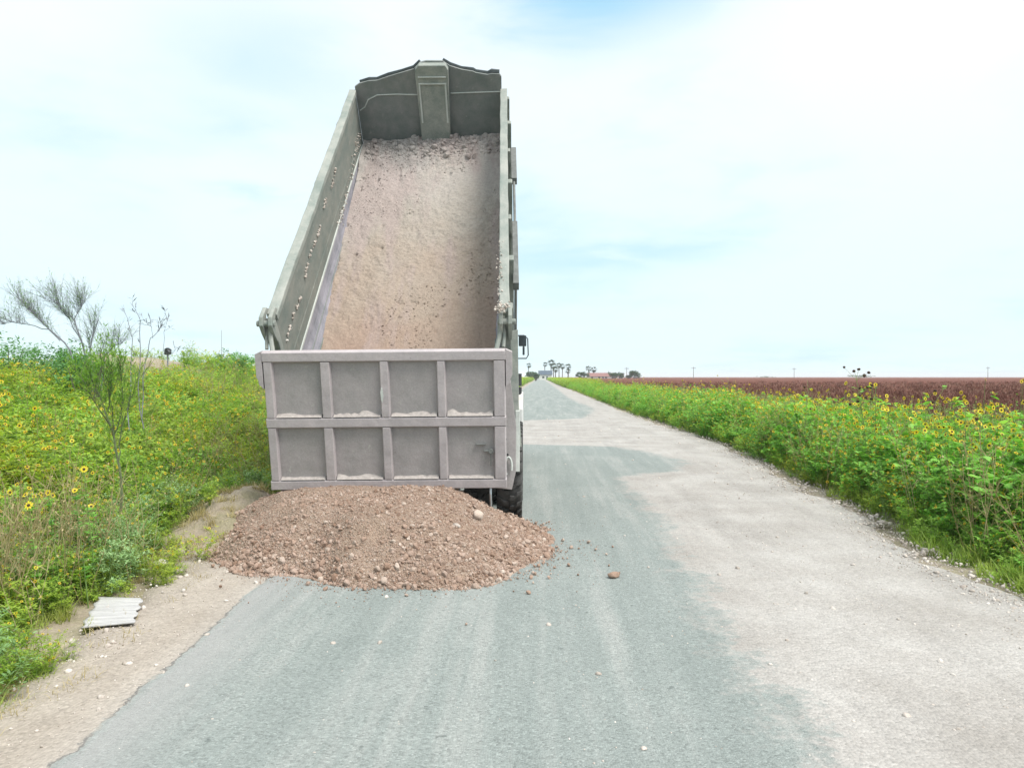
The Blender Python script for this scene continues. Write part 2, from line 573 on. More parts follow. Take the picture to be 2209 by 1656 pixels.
M['weed'] = leaf_mat('weed_leaf', [(0.148, 0.296, 0.052), (0.282, 0.474, 0.082), (0.445, 0.652, 0.133)], 0.5, 0.6, patch=(0.46, 0.52, 0.08))
M['weedb'] = leaf_mat('greyish_weed_leaf', [(0.179, 0.330, 0.123), (0.275, 0.454, 0.193), (0.413, 0.578, 0.303)], 0.35, 0.65)
M['sunleaf'] = leaf_mat('sunflower_leaf', [(0.133, 0.341, 0.052), (0.222, 0.504, 0.082), (0.385, 0.682, 0.148)], 0.4, 0.55)
M['stem'] = leaf_mat('green_stem', [(0.13, 0.22, 0.06), (0.20, 0.30, 0.09), (0.28, 0.36, 0.13)], 0.1, 0.6)
M['petal'] = leaf_mat('yellow_petal', [(0.75, 0.50, 0.02), (0.82, 0.62, 0.04), (0.85, 0.70, 0.06)], 0.35, 0.5)
M['disc'] = simple_mat('flower_disc', (0.045, 0.022, 0.012), 0.9, 0, 0.4, 200)
M['dry'] = leaf_mat('dry_grass', [(0.30, 0.24, 0.11), (0.42, 0.35, 0.18), (0.55, 0.48, 0.29)], 0.3, 0.7)
M['grass'] = leaf_mat('green_grass', [(0.216, 0.336, 0.072), (0.324, 0.456, 0.096), (0.456, 0.552, 0.144)], 0.35, 0.6, patch=(0.36, 0.36, 0.12))
M['bushleaf'] = leaf_mat('bush_leaf', [(0.090, 0.225, 0.075), (0.150, 0.330, 0.120), (0.255, 0.480, 0.195)], 0.35, 0.6)
M['twig'] = simple_mat('grey_twig', (0.21, 0.22, 0.25), 0.85, 0, 0.3, 20)
M['twiggreen'] = simple_mat('dark_green_stem', (0.11, 0.14, 0.065), 0.8, 0, 0.3, 20)
M['sorghum'] = leaf_mat('sorghum_blade', [(0.19, 0.10, 0.075), (0.26, 0.145, 0.105), (0.38, 0.28, 0.19)], 0.2, 0.7)
M['sorghumhead'] = leaf_mat('sorghum_head', [(0.16, 0.072, 0.058), (0.215, 0.10, 0.078), (0.28, 0.14, 0.11)], 0.05, 0.9)
M['palmleaf'] = leaf_mat('palm_leaf', [(0.03, 0.07, 0.05), (0.05, 0.10, 0.07), (0.08, 0.14, 0.09)], 0.2, 0.6)
M['fartree'] = leaf_mat('far_tree_leaf', [(0.04, 0.10, 0.05), (0.07, 0.15, 0.08), (0.11, 0.2, 0.11)], 0.25, 0.6)
M['bark'] = simple_mat('bark', (0.13, 0.11, 0.10), 0.9, 0, 0.4, 3)


def stone_mat(name, cols):
    m, nt, p, co, out = new_mat(name)
    geo = N(nt, 'ShaderNodeNewGeometry')
    oi = N(nt, 'ShaderNodeObjectInfo')
    k = math_n(nt, 'FRACT', math_n(nt, 'ADD', oi.outputs['Random'], geo.outputs['Random Per Island']))
    c = ramp(nt, k, [(i / (len(cols) - 1), c_) for i, c_ in enumerate(cols)])
    big = noise(nt, geo.outputs['Position'], 2.6, 4, 0.6)
    c = mixc(nt, 1.0, c, ramp(nt, big, [(0.3, (0.86, 0.80, 0.76)), (0.55, (1.0, 0.97, 0.94)), (0.75, (1.10, 1.1, 1.1))]), 'MULTIPLY')
    c = mixc(nt, 1.0, c, ramp(nt, noise(nt, geo.outputs['Position'], 90, 3, 0.7), [(0.3, 0.8), (0.7, 1.15)]), 'MULTIPLY')
    link(nt, c, p.inputs['Base Color'])
    p.inputs['Roughness'].default_value = 0.95
    p.inputs['Specular IOR Level'].default_value = 0.15
    return m


M['pile'] = stone_mat('caliche_stones', [(0.257, 0.178, 0.137), (0.307, 0.224, 0.178), (0.332, 0.245, 0.199), (0.365, 0.278, 0.232), (0.373, 0.299, 0.257), (0.332, 0.249, 0.203), (0.382, 0.307, 0.261), (0.498, 0.432, 0.382)])
M['pebble'] = stone_mat('shoulder_pebbles', [(0.36, 0.33, 0.30), (0.46, 0.43, 0.40), (0.54, 0.51, 0.48), (0.66, 0.64, 0.61)])


def pile_base():
    m, nt, p, co, out = new_mat('caliche_fines')
    vor = N(nt, 'ShaderNodeTexVoronoi'); vor.inputs['Scale'].default_value = 75
    link(nt, vmap(nt, co, (1, 1, 1.4)), vor.inputs['Vector'])
    vc = N(nt, 'ShaderNodeSeparateColor'); link(nt, vor.outputs['Color'], vc.inputs[0])
    c = ramp(nt, vc.outputs[0], [(0.0, (0.24, 0.172, 0.13)), (0.4, (0.305, 0.225, 0.173)), (0.8, (0.35, 0.275, 0.222)), (1.0, (0.44, 0.37, 0.315))])
    big = noise(nt, co, 2.4, 4, 0.6)
    c = mixc(nt, ramp(nt, big, [(0.45, 0.0), (0.62, 0.8)]), c, (0.315, 0.235, 0.18))
    c = mixc(nt, 1.0, c, ramp(nt, noise(nt, co, 30, 5, 0.75), [(0.3, 0.78), (0.7, 1.2)]), 'MULTIPLY')
    link(nt, c, p.inputs['Base Color']); p.inputs['Roughness'].default_value = 0.97
    p.inputs['Specular IOR Level'].default_value = 0.1
    bump(nt, p, math_n(nt, 'ADD', math_n(nt, 'MULTIPLY', vor.outputs['Distance'], -1.0), math_n(nt, 'MULTIPLY', noise(nt, co, 40, 4, 0.7), 0.8)), 1.0, 0.012)
    return m


M['pilebase'] = pile_base()
M['gatedust'] = simple_mat('gate_dust', (0.40, 0.365, 0.345), 0.95, 0, 0.2, 30, 0.3)
M['plate'] = paint_mat('gate_plate', (0.30, 0.288, 0.285), (0.375, 0.345, 0.348), 0.5, (1, 1, 0.5))


def load_material():
    m, nt, p, co, out = new_mat('packed_caliche')
    a = noise(nt, co, 0.8, 5, 0.55, 0.3)
    at = N(nt, 'ShaderNodeAttribute', attribute_name='along')     # 0 at the tailgate end, 1 at the headboard
    k = math_n(nt, 'ADD', math_n(nt, 'MULTIPLY', a, 0.45), math_n(nt, 'MULTIPLY', at.outputs['Fac'], 0.62))
    c = ramp(nt, k, [(0.22, (0.33, 0.22, 0.17)), (0.42, (0.355, 0.285, 0.23)), (0.62, (0.37, 0.335, 0.295)), (0.82, (0.43, 0.395, 0.375))])
    lil = noise(nt, vmap(nt, co, (1.6, 0.3, 1), (4, 4, 4)), 1.3, 5, 0.6)
    c = mixc(nt, ramp(nt, lil, [(0.48, 0.0), (0.60, 0.65)]), c, (0.37, 0.30, 0.285))
    c = mixc(nt, 1.0, c, ramp(nt, noise(nt, co, 26, 6, 0.75), [(0.3, 0.80), (0.7, 1.18)]), 'MULTIPLY')
    link(nt, c, p.inputs['Base Color'])
    p.inputs['Roughness'].default_value = 0.96
    bump(nt, p, math_n(nt, 'ADD', noise(nt, co, 20, 6, 0.75), math_n(nt, 'MULTIPLY', noise(nt, co, 70, 4, 0.7), 0.5)), 0.7, 0.03)
    return m


M['load'] = load_material()


def board_material():
    m, nt, p, co, out = new_mat('weathered_board')
    a = noise(nt, vmap(nt, co, (3, 40, 1)), 1.0, 5, 0.7)
    c = ramp(nt, a, [(0.3, (0.26, 0.26, 0.265)), (0.5, (0.45, 0.45, 0.45)), (0.7, (0.56, 0.56, 0.56))])
    link(nt, c, p.inputs['Base Color'])
    p.inputs['Roughness'].default_value = 0.85
    bump(nt, p, a, 0.5, 0.01)
    return m


M['board'] = board_material()

# ------------------------------------------------------------------ terrain
def smooth(a, b, x):
    t = np.clip((x - a) / (b - a), 0, 1)
    return t * t * (3 - 2 * t)


def ground_h(x, y):
    x = np.asarray(x, float); y = np.asarray(y, float)
    u = x - ROAD_DIR * y
    near = 1 - smooth(60, 160, y)
    bank = smooth(3.4, 9.5, -u) * 1.15 * near
    mound = 1.12 * np.exp(-(((x + 12.3) / 3.4) ** 2 + ((y - 23.5) / 3.2) ** 2)) * (1 + 0.25 * fbm(x * 0.8, y * 0.8, 3, 5))
    berm = 0.46 * np.exp(-(((x + 2.95) / 0.5) ** 2 + ((y - 8.1) / 0.9) ** 2)) * (1 + 0.6 * fbm(x * 3, y * 3, 3, 8))
    rough = 0.05 * fbm(x * 0.9, y * 0.9, 4, 3) * (smooth(3.0, 4.0, -u) + smooth(4.4, 5.2, u))
    ditch = -0.02 * smooth(3.9, 4.6, u) * (1 - smooth(5.4, 6.4, u))
    return bank + mound + berm + rough + ditch - 0.03


def graded(a, b, n, p=3.0):
    t = np.linspace(-1, 1, n)
    return np.sign(t) * np.abs(t) ** p


ys = np.concatenate([np.linspace(-25, 1.5, 16)[:-1], np.arange(1.5, 14, 0.11), np.arange(14, 40, 0.3), 40 * 1.07 ** np.arange(0, 68)])
xs = np.concatenate([-20 * 1.12 ** np.arange(46, 0, -1), np.arange(-20, -8, 0.3), np.arange(-8, 8, 0.11), np.arange(8, 20, 0.4), 20 * 1.12 ** np.arange(0, 46)])
X, Y = np.meshgrid(xs, ys)
ground = grid_mesh('ground', X, Y, ground_h(X, Y), [M['soil']])
tag(ground, kind='structure')

# road sheets: left / right limits of asphalt and of the gravel shoulder in u = x - ROAD_DIR*y
RY = np.array([-25, 3.0, 4.2, 5.4, 6.5, 8.2, 9.0, 10.5, 11.9, 12.6, 13.8, 15.5, 17.0, 17.8, 22, 27, 28.5, 33, 38, 54, 70, 110, 3000])
RR = np.array([1.18, 1.18, 1.16, 1.20, 1.25, 1.40, 1.33, 1.25, 1.30, 2.3, 2.75, 2.4, 1.7, -1.0, -1.6, -1.1, 1.6, 2.3, 2.7, 2.2, 2.2, 2.3, 2.4])
LY = np.array([-25, 3.0, 4.2, 5.4, 8, 12, 30, 3000])
LL = np.array([-2.0, -2.0, -2.06, -2.15, -2.25, -2.35, -2.4, -2.5])
GY = np.array([-25, 3.7, 5.3, 6.6, 8.2, 11, 14, 17.5, 25, 33, 54, 160, 3000])
GR = np.array([3.3, 3.35, 3.47, 3.5, 3.72, 3.9, 4.1, 4.35, 4.1, 3.9, 3.85, 3.6, 3.5])
GL = np.array([-2.75, -2.8, -3.05, -3.2, -3.2, -3.2, -3.2, -3.1, -3.1, -3.1, -3.0, -2.9, -2.9])


def road_sheet(name, lo, hi, z, nx, ymax=2600):
    ry = np.concatenate([np.linspace(-25, 1.5, 10)[:-1], np.arange(1.5, 30, 0.10), np.arange(30, 80, 0.6), 80 * 1.08 ** np.arange(0, 46)])
    t = np.linspace(0, 1, nx)
    l, r = lo(ry), hi(ry)
    U = l[:, None] + (r - l)[:, None] * t[None, :]
    YY = np.repeat(ry[:, None], nx, 1)
    XX = U + ROAD_DIR * YY
    ar = np.minimum(np.interp(YY, RY, RR) - U, 3)
    al = U - np.interp(YY, LY, LL)
    a = np.minimum(ar, 1.0)
    Z = np.full_like(XX, z) + 0.006 * fbm(XX * 1.2, YY * 0.5, 3, 2)
    dist = np.minimum(U - l[:, None], r[:, None] - U)
    Z = Z - 0.05 * (1 - smooth(0, 0.12, dist)) * (name == 'gravel_shoulder')
    o = grid_mesh(name, XX, YY, Z, [M['road']], attrs={'asph': a, 'lsd': al})
    tag(o, kind='structure')
    return o


j = lambda y, s, k: 0.16 * fbm(y * 0.9, y * 0 + 3, 4, s) * k + 0.05 * fbm(y * 6, y * 0 + 1, 3, s + 9) * k
gl_f = lambda y: np.interp(y, GY, GL) + j(y, 21, 1)
gr_f = lambda y: np.interp(y, GY, GR) + j(y, 23, 1.6)
road_sheet('gravel_shoulder', gl_f, gr_f, 0.020, 90)
al_f = lambda y: np.interp(y, LY, LL) + j(y, 25, 0.35)
ar_f = lambda y: np.maximum(np.interp(y, RY, RR), -0.5) + 0.9
road_sheet('road', al_f, lambda y: gr_f(y) - 0.45, 0.024, 80)

# brown sorghum field beyond the right verge
FZ = 0.62
fy = np.concatenate([np.linspace(-25, 2, 8)[:-1], np.arange(2, 60, 0.5), 60 * 1.07 ** np.arange(0, 62)])
ft = np.concatenate([[0, 0.15], np.arange(0.5, 40, 0.6), 40 * 1.1 ** np.arange(0, 48)])
FU, FY = np.meshgrid(ft, fy)
FX = FU + 6.9 + ROAD_DIR * FY
fz = FZ * np.minimum(1, FU / 0.3) + 0.10 * fbm(FX * 1.1, FY * 1.1, 3, 31) * (FU > 0.3) + 0.22 * smooth(20, 120, np.hypot(FU, FY))
fz = np.where(FU < 0.1, -0.1, fz)
field = grid_mesh('field', FX, FY, fz, [M['field']])
tag(field, kind='structure')

# ------------------------------------------------------------------ instancing for uncountable cover
src_cols = {}


def gn_scatter(name, pts, rots, scls, picks, coll, label=None, cat='ground cover', mat=None):
    me = bpy.data.meshes.new(name)
    me.vertices.add(len(pts))
    me.vertices.foreach_set('co', np.asarray(pts, np.float32).ravel())
    a = me.attributes.new('rot', 'FLOAT_VECTOR', 'POINT'); a.data.foreach_set('vector', np.asarray(rots, np.float32).ravel())
    a = me.attributes.new('scl', 'FLOAT', 'POINT'); a.data.foreach_set('value', np.asarray(scls, np.float32))
    a = me.attributes.new('pick', 'INT', 'POINT'); a.data.foreach_set('value', np.asarray(picks, np.int32))
    o = bpy.data.objects.new(name, me)
    C.objects.link(o)
    ng = bpy.data.node_groups.new('scatter', 'GeometryNodeTree')
    ng.interface.new_socket('Geometry', in_out='INPUT', socket_type='NodeSocketGeometry')
    ng.interface.new_socket('Geometry', in_out='OUTPUT', socket_type='NodeSocketGeometry')
    gi = ng.nodes.new('NodeGroupInput'); go = ng.nodes.new('NodeGroupOutput')
    ip = ng.nodes.new('GeometryNodeInstanceOnPoints')
    ci = ng.nodes.new('GeometryNodeCollectionInfo')
    ci.inputs['Collection'].default_value = coll
    ci.inputs['Separate Children'].default_value = True
    ci.inputs['Reset Children'].default_value = True
    def attr(n, t):
        x = ng.nodes.new('GeometryNodeInputNamedAttribute')
        x.data_type = t
        x.inputs['Name'].default_value = n
        return x.outputs[0]
    e2r = ng.nodes.new('FunctionNodeEulerToRotation')
    ng.links.new(attr('rot', 'FLOAT_VECTOR'), e2r.inputs[0])
    ng.links.new(gi.outputs[0], ip.inputs['Points'])
    ng.links.new(ci.outputs[0], ip.inputs['Instance'])
    ip.inputs['Pick Instance'].default_value = True
    ng.links.new(attr('pick', 'INT'), ip.inputs['Instance Index'])
    ng.links.new(e2r.outputs[0], ip.inputs['Rotation'])
    ng.links.new(attr('scl', 'FLOAT'), ip.inputs['Scale'])
    ng.links.new(ip.outputs[0], go.inputs[0])
    md = o.modifiers.new('scatter', 'NODES')
    md.node_group = ng
    tag(o, label, cat, kind='stuff')
    return o


# ------------------------------------------------------------------ plant prototypes
class LeafB:
    """collects leaves and stems as raw triangles/quads"""
    def __init__(s):
        s.v = []; s.f = []; s.m = []

    def leaf(s, p, d, up, L, W, mat=0, kind='lance'):
        d = d.normalized()
        side = d.cross(up)
        if side.length < 1e-4:
            side = Vector((1, 0, 0))
        side.normalize()
        nrm = side.cross(d)
        o = len(s.v)
        if kind == 'lance':
            q = [p, p + d * L * 0.45 + side * W * 0.5 - nrm * L * 0.03, p + d * L - nrm * L * 0.15, p + d * L * 0.45 - side * W * 0.5 - nrm * L * 0.03]
            s.v += [tuple(a) for a in q]
            s.f.append((o, o + 1, o + 2, o + 3)); s.m.append(mat)
        elif kind == 'heart':
            m1 = p + d * L * 0.35 - nrm * L * 0.02
            tip = p + d * L - nrm * L * 0.22
            q = [p, p + side * W * 0.42 - d * L * 0.06 + nrm * L * 0.05, p + side * W * 0.5 + d * L * 0.25 + nrm * L * 0.05,
                 p + side * W * 0.27 + d * L * 0.68 - nrm * L * 0.03, tip,
                 p - side * W * 0.27 + d * L * 0.68 - nrm * L * 0.03, p - side * W * 0.5 + d * L * 0.25 + nrm * L * 0.05,
                 p - side * W * 0.42 - d * L * 0.06 + nrm * L * 0.05, m1]
            s.v += [tuple(a) for a in q]
            s.f += [(o, o + 1, o + 2, o + 8), (o + 8, o + 2, o + 3, o + 4), (o + 4, o + 5, o + 6, o + 8), (o + 8, o + 6, o + 7, o)]
            s.m += [mat] * 4
        elif kind == 'blade':
            prev = None
            q = []
            for i in range(4):
                t = i / 3
                c = p + d * L * t + Vector((0, 0, -L * 0.5 * t * t)) * up.z
                wd = W * 0.5 * (1 - t * 0.95)
                q += [c + side * wd, c - side * wd]
            s.v += [tuple(a) for a in q]
            for i in range(3):
                s.f.append((o + 2 * i, o + 2 * i + 1, o + 2 * i + 3, o + 2 * i + 2)); s.m.append(mat)

    def stem(s, path, r0, r1, mat=1):
        o = len(s.v)
        n = len(path)
        for i, p in enumerate(path):
            r = r0 + (r1 - r0) * i / (n - 1)
            for k in range(3):
                a = k * 2.094
                s.v.append((p.x + math.cos(a) * r, p.y + math.sin(a) * r, p.z))
        for i in range(n - 1):
            for k in range(3):
                s.f.append((o + i * 3 + k, o + i * 3 + (k + 1) % 3, o + i * 3 + 3 + (k + 1) % 3, o + i * 3 + 3 + k)); s.m.append(mat)

    def flower(s, p, nrm, r, matp=2, matd=3, n=13, disc=True):
        nrm = nrm.normalized()
        a = nrm.orthogonal().normalized(); b = nrm.cross(a)
        for k in range(n):
            t = 2 * math.pi * (k + random.uniform(-.15, .15)) / n
            d = a * math.cos(t) + b * math.sin(t)
            sd_ = nrm.cross(d)
            rr = r * random.uniform(0.85, 1.1)
            o = len(s.v)
            q = [p + d * r * 0.3 + sd_ * r * 0.09, p + d * rr * 0.7 + sd_ * r * 0.17 + nrm * r * 0.12, p + d * rr + nrm * r * random.uniform(-.1, .15),
                 p + d * rr * 0.7 - sd_ * r * 0.17 + nrm * r * 0.12, p + d * r * 0.3 - sd_ * r * 0.09]
            s.v += [tuple(x) for x in q]
            s.f.append((o, o + 1, o + 2, o + 3, o + 4)); s.m.append(matp)
        if disc:
            s.disc(p, nrm, r, matd)

    def disc(s, p, nrm, r, mat):
        a = nrm.orthogonal().normalized(); b = nrm.cross(a)
        o = len(s.v)
        m = 8
        for (rr, h) in ((0.36, -0.06), (0.36, 0.08), (0.2, 0.16)):
            for k in range(m):
                t = 2 * math.pi * k / m
                s.v.append(tuple(p + (a * math.cos(t) + b * math.sin(t)) * r * rr + nrm * r * h))
        s.v.append(tuple(p + nrm * r * 0.18))
        for i in range(2):
            for k in range(m):
                s.f.append((o + i * m + k, o + i * m + (k + 1) % m, o + (i + 1) * m + (k + 1) % m, o + (i + 1) * m + k)); s.m.append(mat)
        for k in range(m):
            s.f.append((o + 2 * m + k, o + 2 * m + (k + 1) % m, o + 3 * m)); s.m.append(mat)

    def obj(s, name, mats, link=True, parent=None):
        flat = [i for f in s.f for i in f]
        o = np_mesh(name, np.array(s.v), flat, [len(f) for f in s.f], mats, s.m, link=link)
        if parent:
            o.parent = parent
        return o


def rv(a=1.0):
    return Vector((random.uniform(-a, a), random.uniform(-a, a), random.uniform(-a, a)))


def curve(p0, d, L, n=5, wob=0.15, grav=0.0):
    path = [p0.copy()]
    d = d.normalized()
    for i in range(n):
        d = (d + rv(wob) + Vector((0, 0, grav))).normalized()
        path.append(path[-1] + d * L / n)
    return path


def weed(H, nstem, leafL, leafW, nleaf, spread=0.35, flowers=0, kind='lance', fr=0.02):
    b = LeafB()
    for i in range(nstem):
        a = random.uniform(0, 6.283)
        lean = random.uniform(0, spread)
        st = curve(Vector((random.uniform(-.05, .05), random.uniform(-.05, .05), -0.03)), Vector((math.cos(a) * lean, math.sin(a) * lean, 1)), H * random.uniform(0.65, 1.05), 5, 0.13)
        b.stem(st, 0.004, 0.0015, 1)
        branches = [(st, 1.0)]
        for k in range(5):
            t = random.randint(1, 4)
            aa = random.uniform(0, 6.283)
            br = curve(st[t], Vector((math.cos(aa), math.sin(aa), random.uniform(0.3, 1.0))), H * random.uniform(0.2, 0.42), 3, 0.2)
            b.stem(br, 0.0025, 0.001, 1)
            branches.append((br, 0.8))
        for k in range(nleaf):
            br, sc_ = random.choice(branches)
            seg = random.random() * (len(br) - 1)
            i0 = int(seg); p = br[i0].lerp(br[i0 + 1], seg - i0)
            aa = random.uniform(0, 6.283)
            d = Vector((math.cos(aa), math.sin(aa), random.uniform(-0.2, 0.9)))
            b.leaf(p, d, Vector((0, 0, 1)) + rv(0.3), leafL * random.uniform(0.6, 1.3), leafW * random.uniform(0.7, 1.3), 0, kind)
        if flowers:
            for br, _ in random.sample(branches, min(flowers, len(branches))):
                n = (Vector((random.uniform(-1, 1), random.uniform(-1.2, 0.4), random.uniform(0.1, 1.0)))).normalized()
                b.flower(br[-1], n, fr * random.uniform(0.8, 1.2), 2, 3, n=9)
    return b


def proto_coll(name, builders, mats):
    c = bpy.data.collections.new(name)
    for i, b in enumerate(builders):
        o = b.obj('%s_%02d' % (name, i), mats, link=False)
        c.objects.link(o)
    return c


wm = [M['weed'], M['stem'], M['petal'], M['disc']]
weeds = [weed(0.62, 5, 0.055, 0.020, 70) for _ in range(3)] + [weed(0.5, 6, 0.035, 0.012, 95) for _ in range(2)] + \
        [weed(0.72, 5, 0.06, 0.026, 62, flowers=2, fr=0.022) for _ in range(2)] + [weed(0.4, 6, 0.04, 0.016, 60, 0.8) for _ in range(2)]
c_weed = proto_coll('weed_source', weeds, wm)
c_weedb = proto_coll('grey_weed_source', [weed(0.45, 7, 0.032, 0.009, 95, 0.6) for _ in range(3)], [M['weedb'], M['stem'], M['petal'], M['disc']])
sfw = [weed(0.92, 3, 0.075, 0.056, 52, 0.38, kind='heart') for _ in range(3)] + [weed(0.97, 3, 0.065, 0.045, 50, 0.42, 4, 'heart', 0.027) for _ in range(3)] + \
      [weed(0.9, 5, 0.075, 0.018, 75, 0.45) for _ in range(1)] + [weed(1.18, 3, 0.045, 0.012, 26, 0.35, 2, fr=0.022) for _ in range(2)]
c_sf = proto_coll('broadleaf_source', sfw, [M['sunleaf'], M['stem'], M['petal'], M['disc']])


def tuft(n, H, W, spread=0.6):
    b = LeafB()
    for i in range(n):
        a = random.uniform(0, 6.283)
        d = Vector((math.cos(a) * spread * random.random(), math.sin(a) * spread * random.random(), 1))
        p = Vector((random.uniform(-.06, .06), random.uniform(-.06, .06), -0.02))
        b.leaf(p, d, Vector((0, 0, 1)), H * random.uniform(0.5, 1.15), W, 0, 'blade')
    return b


c_grass = proto_coll('grass_source', [tuft(60, 0.33, 0.007, 0.9) for _ in range(4)], [M['grass']])
c_dry = proto_coll('dry_grass_source', [tuft(50, 0.22, 0.006, 1.3) for _ in range(3)], [M['dry']])


def deadstem():
    b = LeafB()
    for i in range(4):
        a = random.uniform(0, 6.283)
        st = curve(Vector((random.uniform(-.08, .08), random.uniform(-.08, .08), 0)), Vector((math.cos(a) * .25, math.sin(a) * .25, 1)), random.uniform(0.6, 1.0), 5, 0.1)
        b.stem(st, 0.003, 0.0015, 0)
        for k in range(5):
            aa = random.uniform(0, 6.283)
            br = curve(st[random.randint(2, 4)], Vector((math.cos(aa), math.sin(aa), 0.9)), random.uniform(.12, .28), 3, 0.15)
            b.stem(br, 0.002, 0.001, 0)
            b.leaf(br[-1], rv(), Vector((0, 0, 1)), 0.025, 0.012, 0)
    return b


c_dead = proto_coll('dead_stem_source', [deadstem() for _ in range(3)], [M['dry']])


def sorghum():
    b = LeafB()
    for i in range(5):
        p = Vector((random.uniform(-.3, .3), random.uniform(-.3, .3), -0.05))
        H = random.uniform(0.28, 0.5)
        st = curve(p, Vector((random.uniform(-.1, .1), random.uniform(-.1, .1), 1)), H, 3, 0.05)
        b.stem(st, 0.006, 0.004, 0)
        for k in range(5):
            a = random.uniform(0, 6.283)
            b.leaf(st[random.randint(0, 2)], Vector((math.cos(a), math.sin(a), random.uniform(.4, 1.2))), Vector((0, 0, 1)), random.uniform(.15, .32), 0.028, 0, 'blade')
        top = st[-1]
        for k in range(16):
            b.leaf(top + Vector((0, 0, -0.02 + k * 0.008)) + rv(0.012), Vector((random.uniform(-.6, .6), random.uniform(-.6, .6), 1)), Vector((0, 1, .3)), 0.06, 0.03, 1, 'lance')
    return b


c_sorg = proto_coll('sorghum_source', [sorghum() for _ in range(4)], [M['sorghum'], M['sorghumhead']])


def scatter_pts(n, umin, umax, ymin, ymax, dens, seed):
    """random points in (u, y) with y density weighting 1/y beyond the near zone"""
    r = np.random.default_rng(seed)
    yv = ymin * (ymax / ymin) ** r.random(n)
    uv = umin(yv) + (umax(yv) - umin(yv)) * r.random(n)
    keep = r.random(n) < dens(uv, yv)
    uv, yv = uv[keep], yv[keep]
    xv = uv + ROAD_DIR * yv
    return xv, yv, uv, r


def do_scatter(name, coll, npick, n, umin, umax, ymin, ymax, dens, scale, seed, label, cat, zoff=0.0, tilt=0.12, zfun=None, picks=None):
    xv, yv, uv, r = scatter_pts(n, umin, umax, ymin, ymax, dens, seed)
    z = (zfun or ground_h)(xv, yv) + zoff
    rots = np.stack([r.normal(0, tilt, len(xv)), r.normal(0, tilt, len(xv)), r.random(len(xv)) * 6.283], 1)
    s = scale(uv, yv, r)
    pk = r.integers(0, npick, len(xv)) if picks is None else picks(uv, yv, r)
    return gn_scatter(name, np.stack([xv, yv, z], 1), rots, s, pk, coll, label, cat)


k0 = lambda v: (lambda y: np.full_like(y, float(v)))
lverge = lambda y: np.interp(y, GY, GL) + 0.22

# left bank
def dl(u, y):
    x = u + ROAD_DIR * y
    bare = np.minimum(1, 1.6 * np.exp(-(((x + 12.0) / 3.2) ** 2 + ((y - 22.5) / 3.2) ** 2)))
    edge = smooth(0.0, 0.5, -(u - lverge(y)))
    berm = 1 - 0.97 * np.minimum(1, 1.5 * np.exp(-(((x + 2.9) / 0.62) ** 2 + ((y - 7.7) / 1.2) ** 2)))
    berm = berm * (1 - 0.99 * np.minimum(1, 2.2 * np.exp(-(((x + 2.75) / 0.34) ** 2 + ((y - 4.75) / 0.62) ** 2))))
    return (0.30 + 0.70 * edge) * (1 - 0.95 * bare) * berm


def sl(u, y, r):
    d = -(u - lverge(y))
    return (0.45 + 0.62 * smooth(0.1, 2.2, d)) * (0.8 + 0.45 * r.random(len(u))) * (1 + 0.2 * smooth(20, 50, y))


do_scatter('weeds', c_weed, 9, 15000, k0(-17), lverge, 2.3, 60, dl, sl, 101, 'dense mass of low green weeds covering the left bank', 'weeds')
do_scatter('weeds', c_weed, 9, 3500, k0(-7.0), lverge, 2.3, 14, dl, lambda u, y, r: sl(u, y, r) * 0.85, 102, 'close growth of fine leaved weeds at the near left verge', 'weeds')
do_scatter('weeds', c_weedb, 3, 1500, k0(-6.5), lverge, 2.6, 14,
           lambda u, y: dl(u, y) * (fbm(u * 0.7, y * 0.7, 3, 61) > 0.08), lambda u, y, r: 0.7 + 0.5 * r.random(len(u)), 103,
           'patches of greyish fine leaved weeds on the left bank', 'weeds')
do_scatter('grass', c_grass, 4, 1500, k0(-4.6), lambda y: lverge(y) + 0.12, 2.2, 12, lambda u, y: dl(u, y) * smooth(-0.15, 0.2, -(u - lverge(y))) * (0.25 + 0.75 * (fbm(u, y * 0.8, 3, 71) > 0)),
           lambda u, y, r: 0.4 + 0.6 * r.random(len(u)), 104, 'green grass blades along the left road edge', 'grass')
do_scatter('grass', c_grass, 4, 6500, k0(-9), lverge, 3.0, 22, lambda u, y: dl(u, y) * smooth(-0.25, 0.2, fbm(u * 0.5, y * 0.5, 3, 72)),
           lambda u, y, r: (0.55 + 1.5 * smooth(4, 8, y)) * (0.7 + 0.6 * r.random(len(u))), 112, 'loose tall grass blades standing among the weeds of the left bank', 'grass')
do_scatter('dead_stalks', c_dead, 3, 2600, k0(-11), lverge, 3.0, 26, lambda u, y: dl(u, y) * (0.12 + 0.88 * (fbm(u * 0.6, y * 0.6, 3, 73) > 0.12)),
           lambda u, y, r: 0.7 + 0.5 * r.random(len(u)), 113, 'straw coloured dead stems poking through the left bank weeds', 'dead stems')
do_scatter('dead_stalks', c_dead, 3, 2300, lambda y: np.interp(y, GY, GR) + 0.3, lambda y: np.interp(y, [0, 200], [7.4, 8.5]), 4.0, 60, lambda u, y: 0.1 + 0.9 * smooth(5.4, 7.0, u),
           lambda u, y, r: 0.9 + 0.6 * r.random(len(u)), 114, 'pale dead stems standing between the right verge and the crop', 'dead stems')
do_scatter('dry_grass', c_dry, 3, 2400, k0(-3.9), lambda y: lverge(y) + 0.2, 2.2, 12, lambda u, y: (0.15 + 0.85 * (fbm(u * 0.9, y * 0.6, 3, 81) > 0.02)) * (1 - 0.9 * np.exp(-(((u + 2.95) / 0.4) ** 2 + ((y - 4.9) / 0.7) ** 2))),
           lambda u, y, r: 0.4 + 0.7 * r.random(len(u)), 105, 'straw coloured dry grass where the left verge meets the dirt', 'grass')
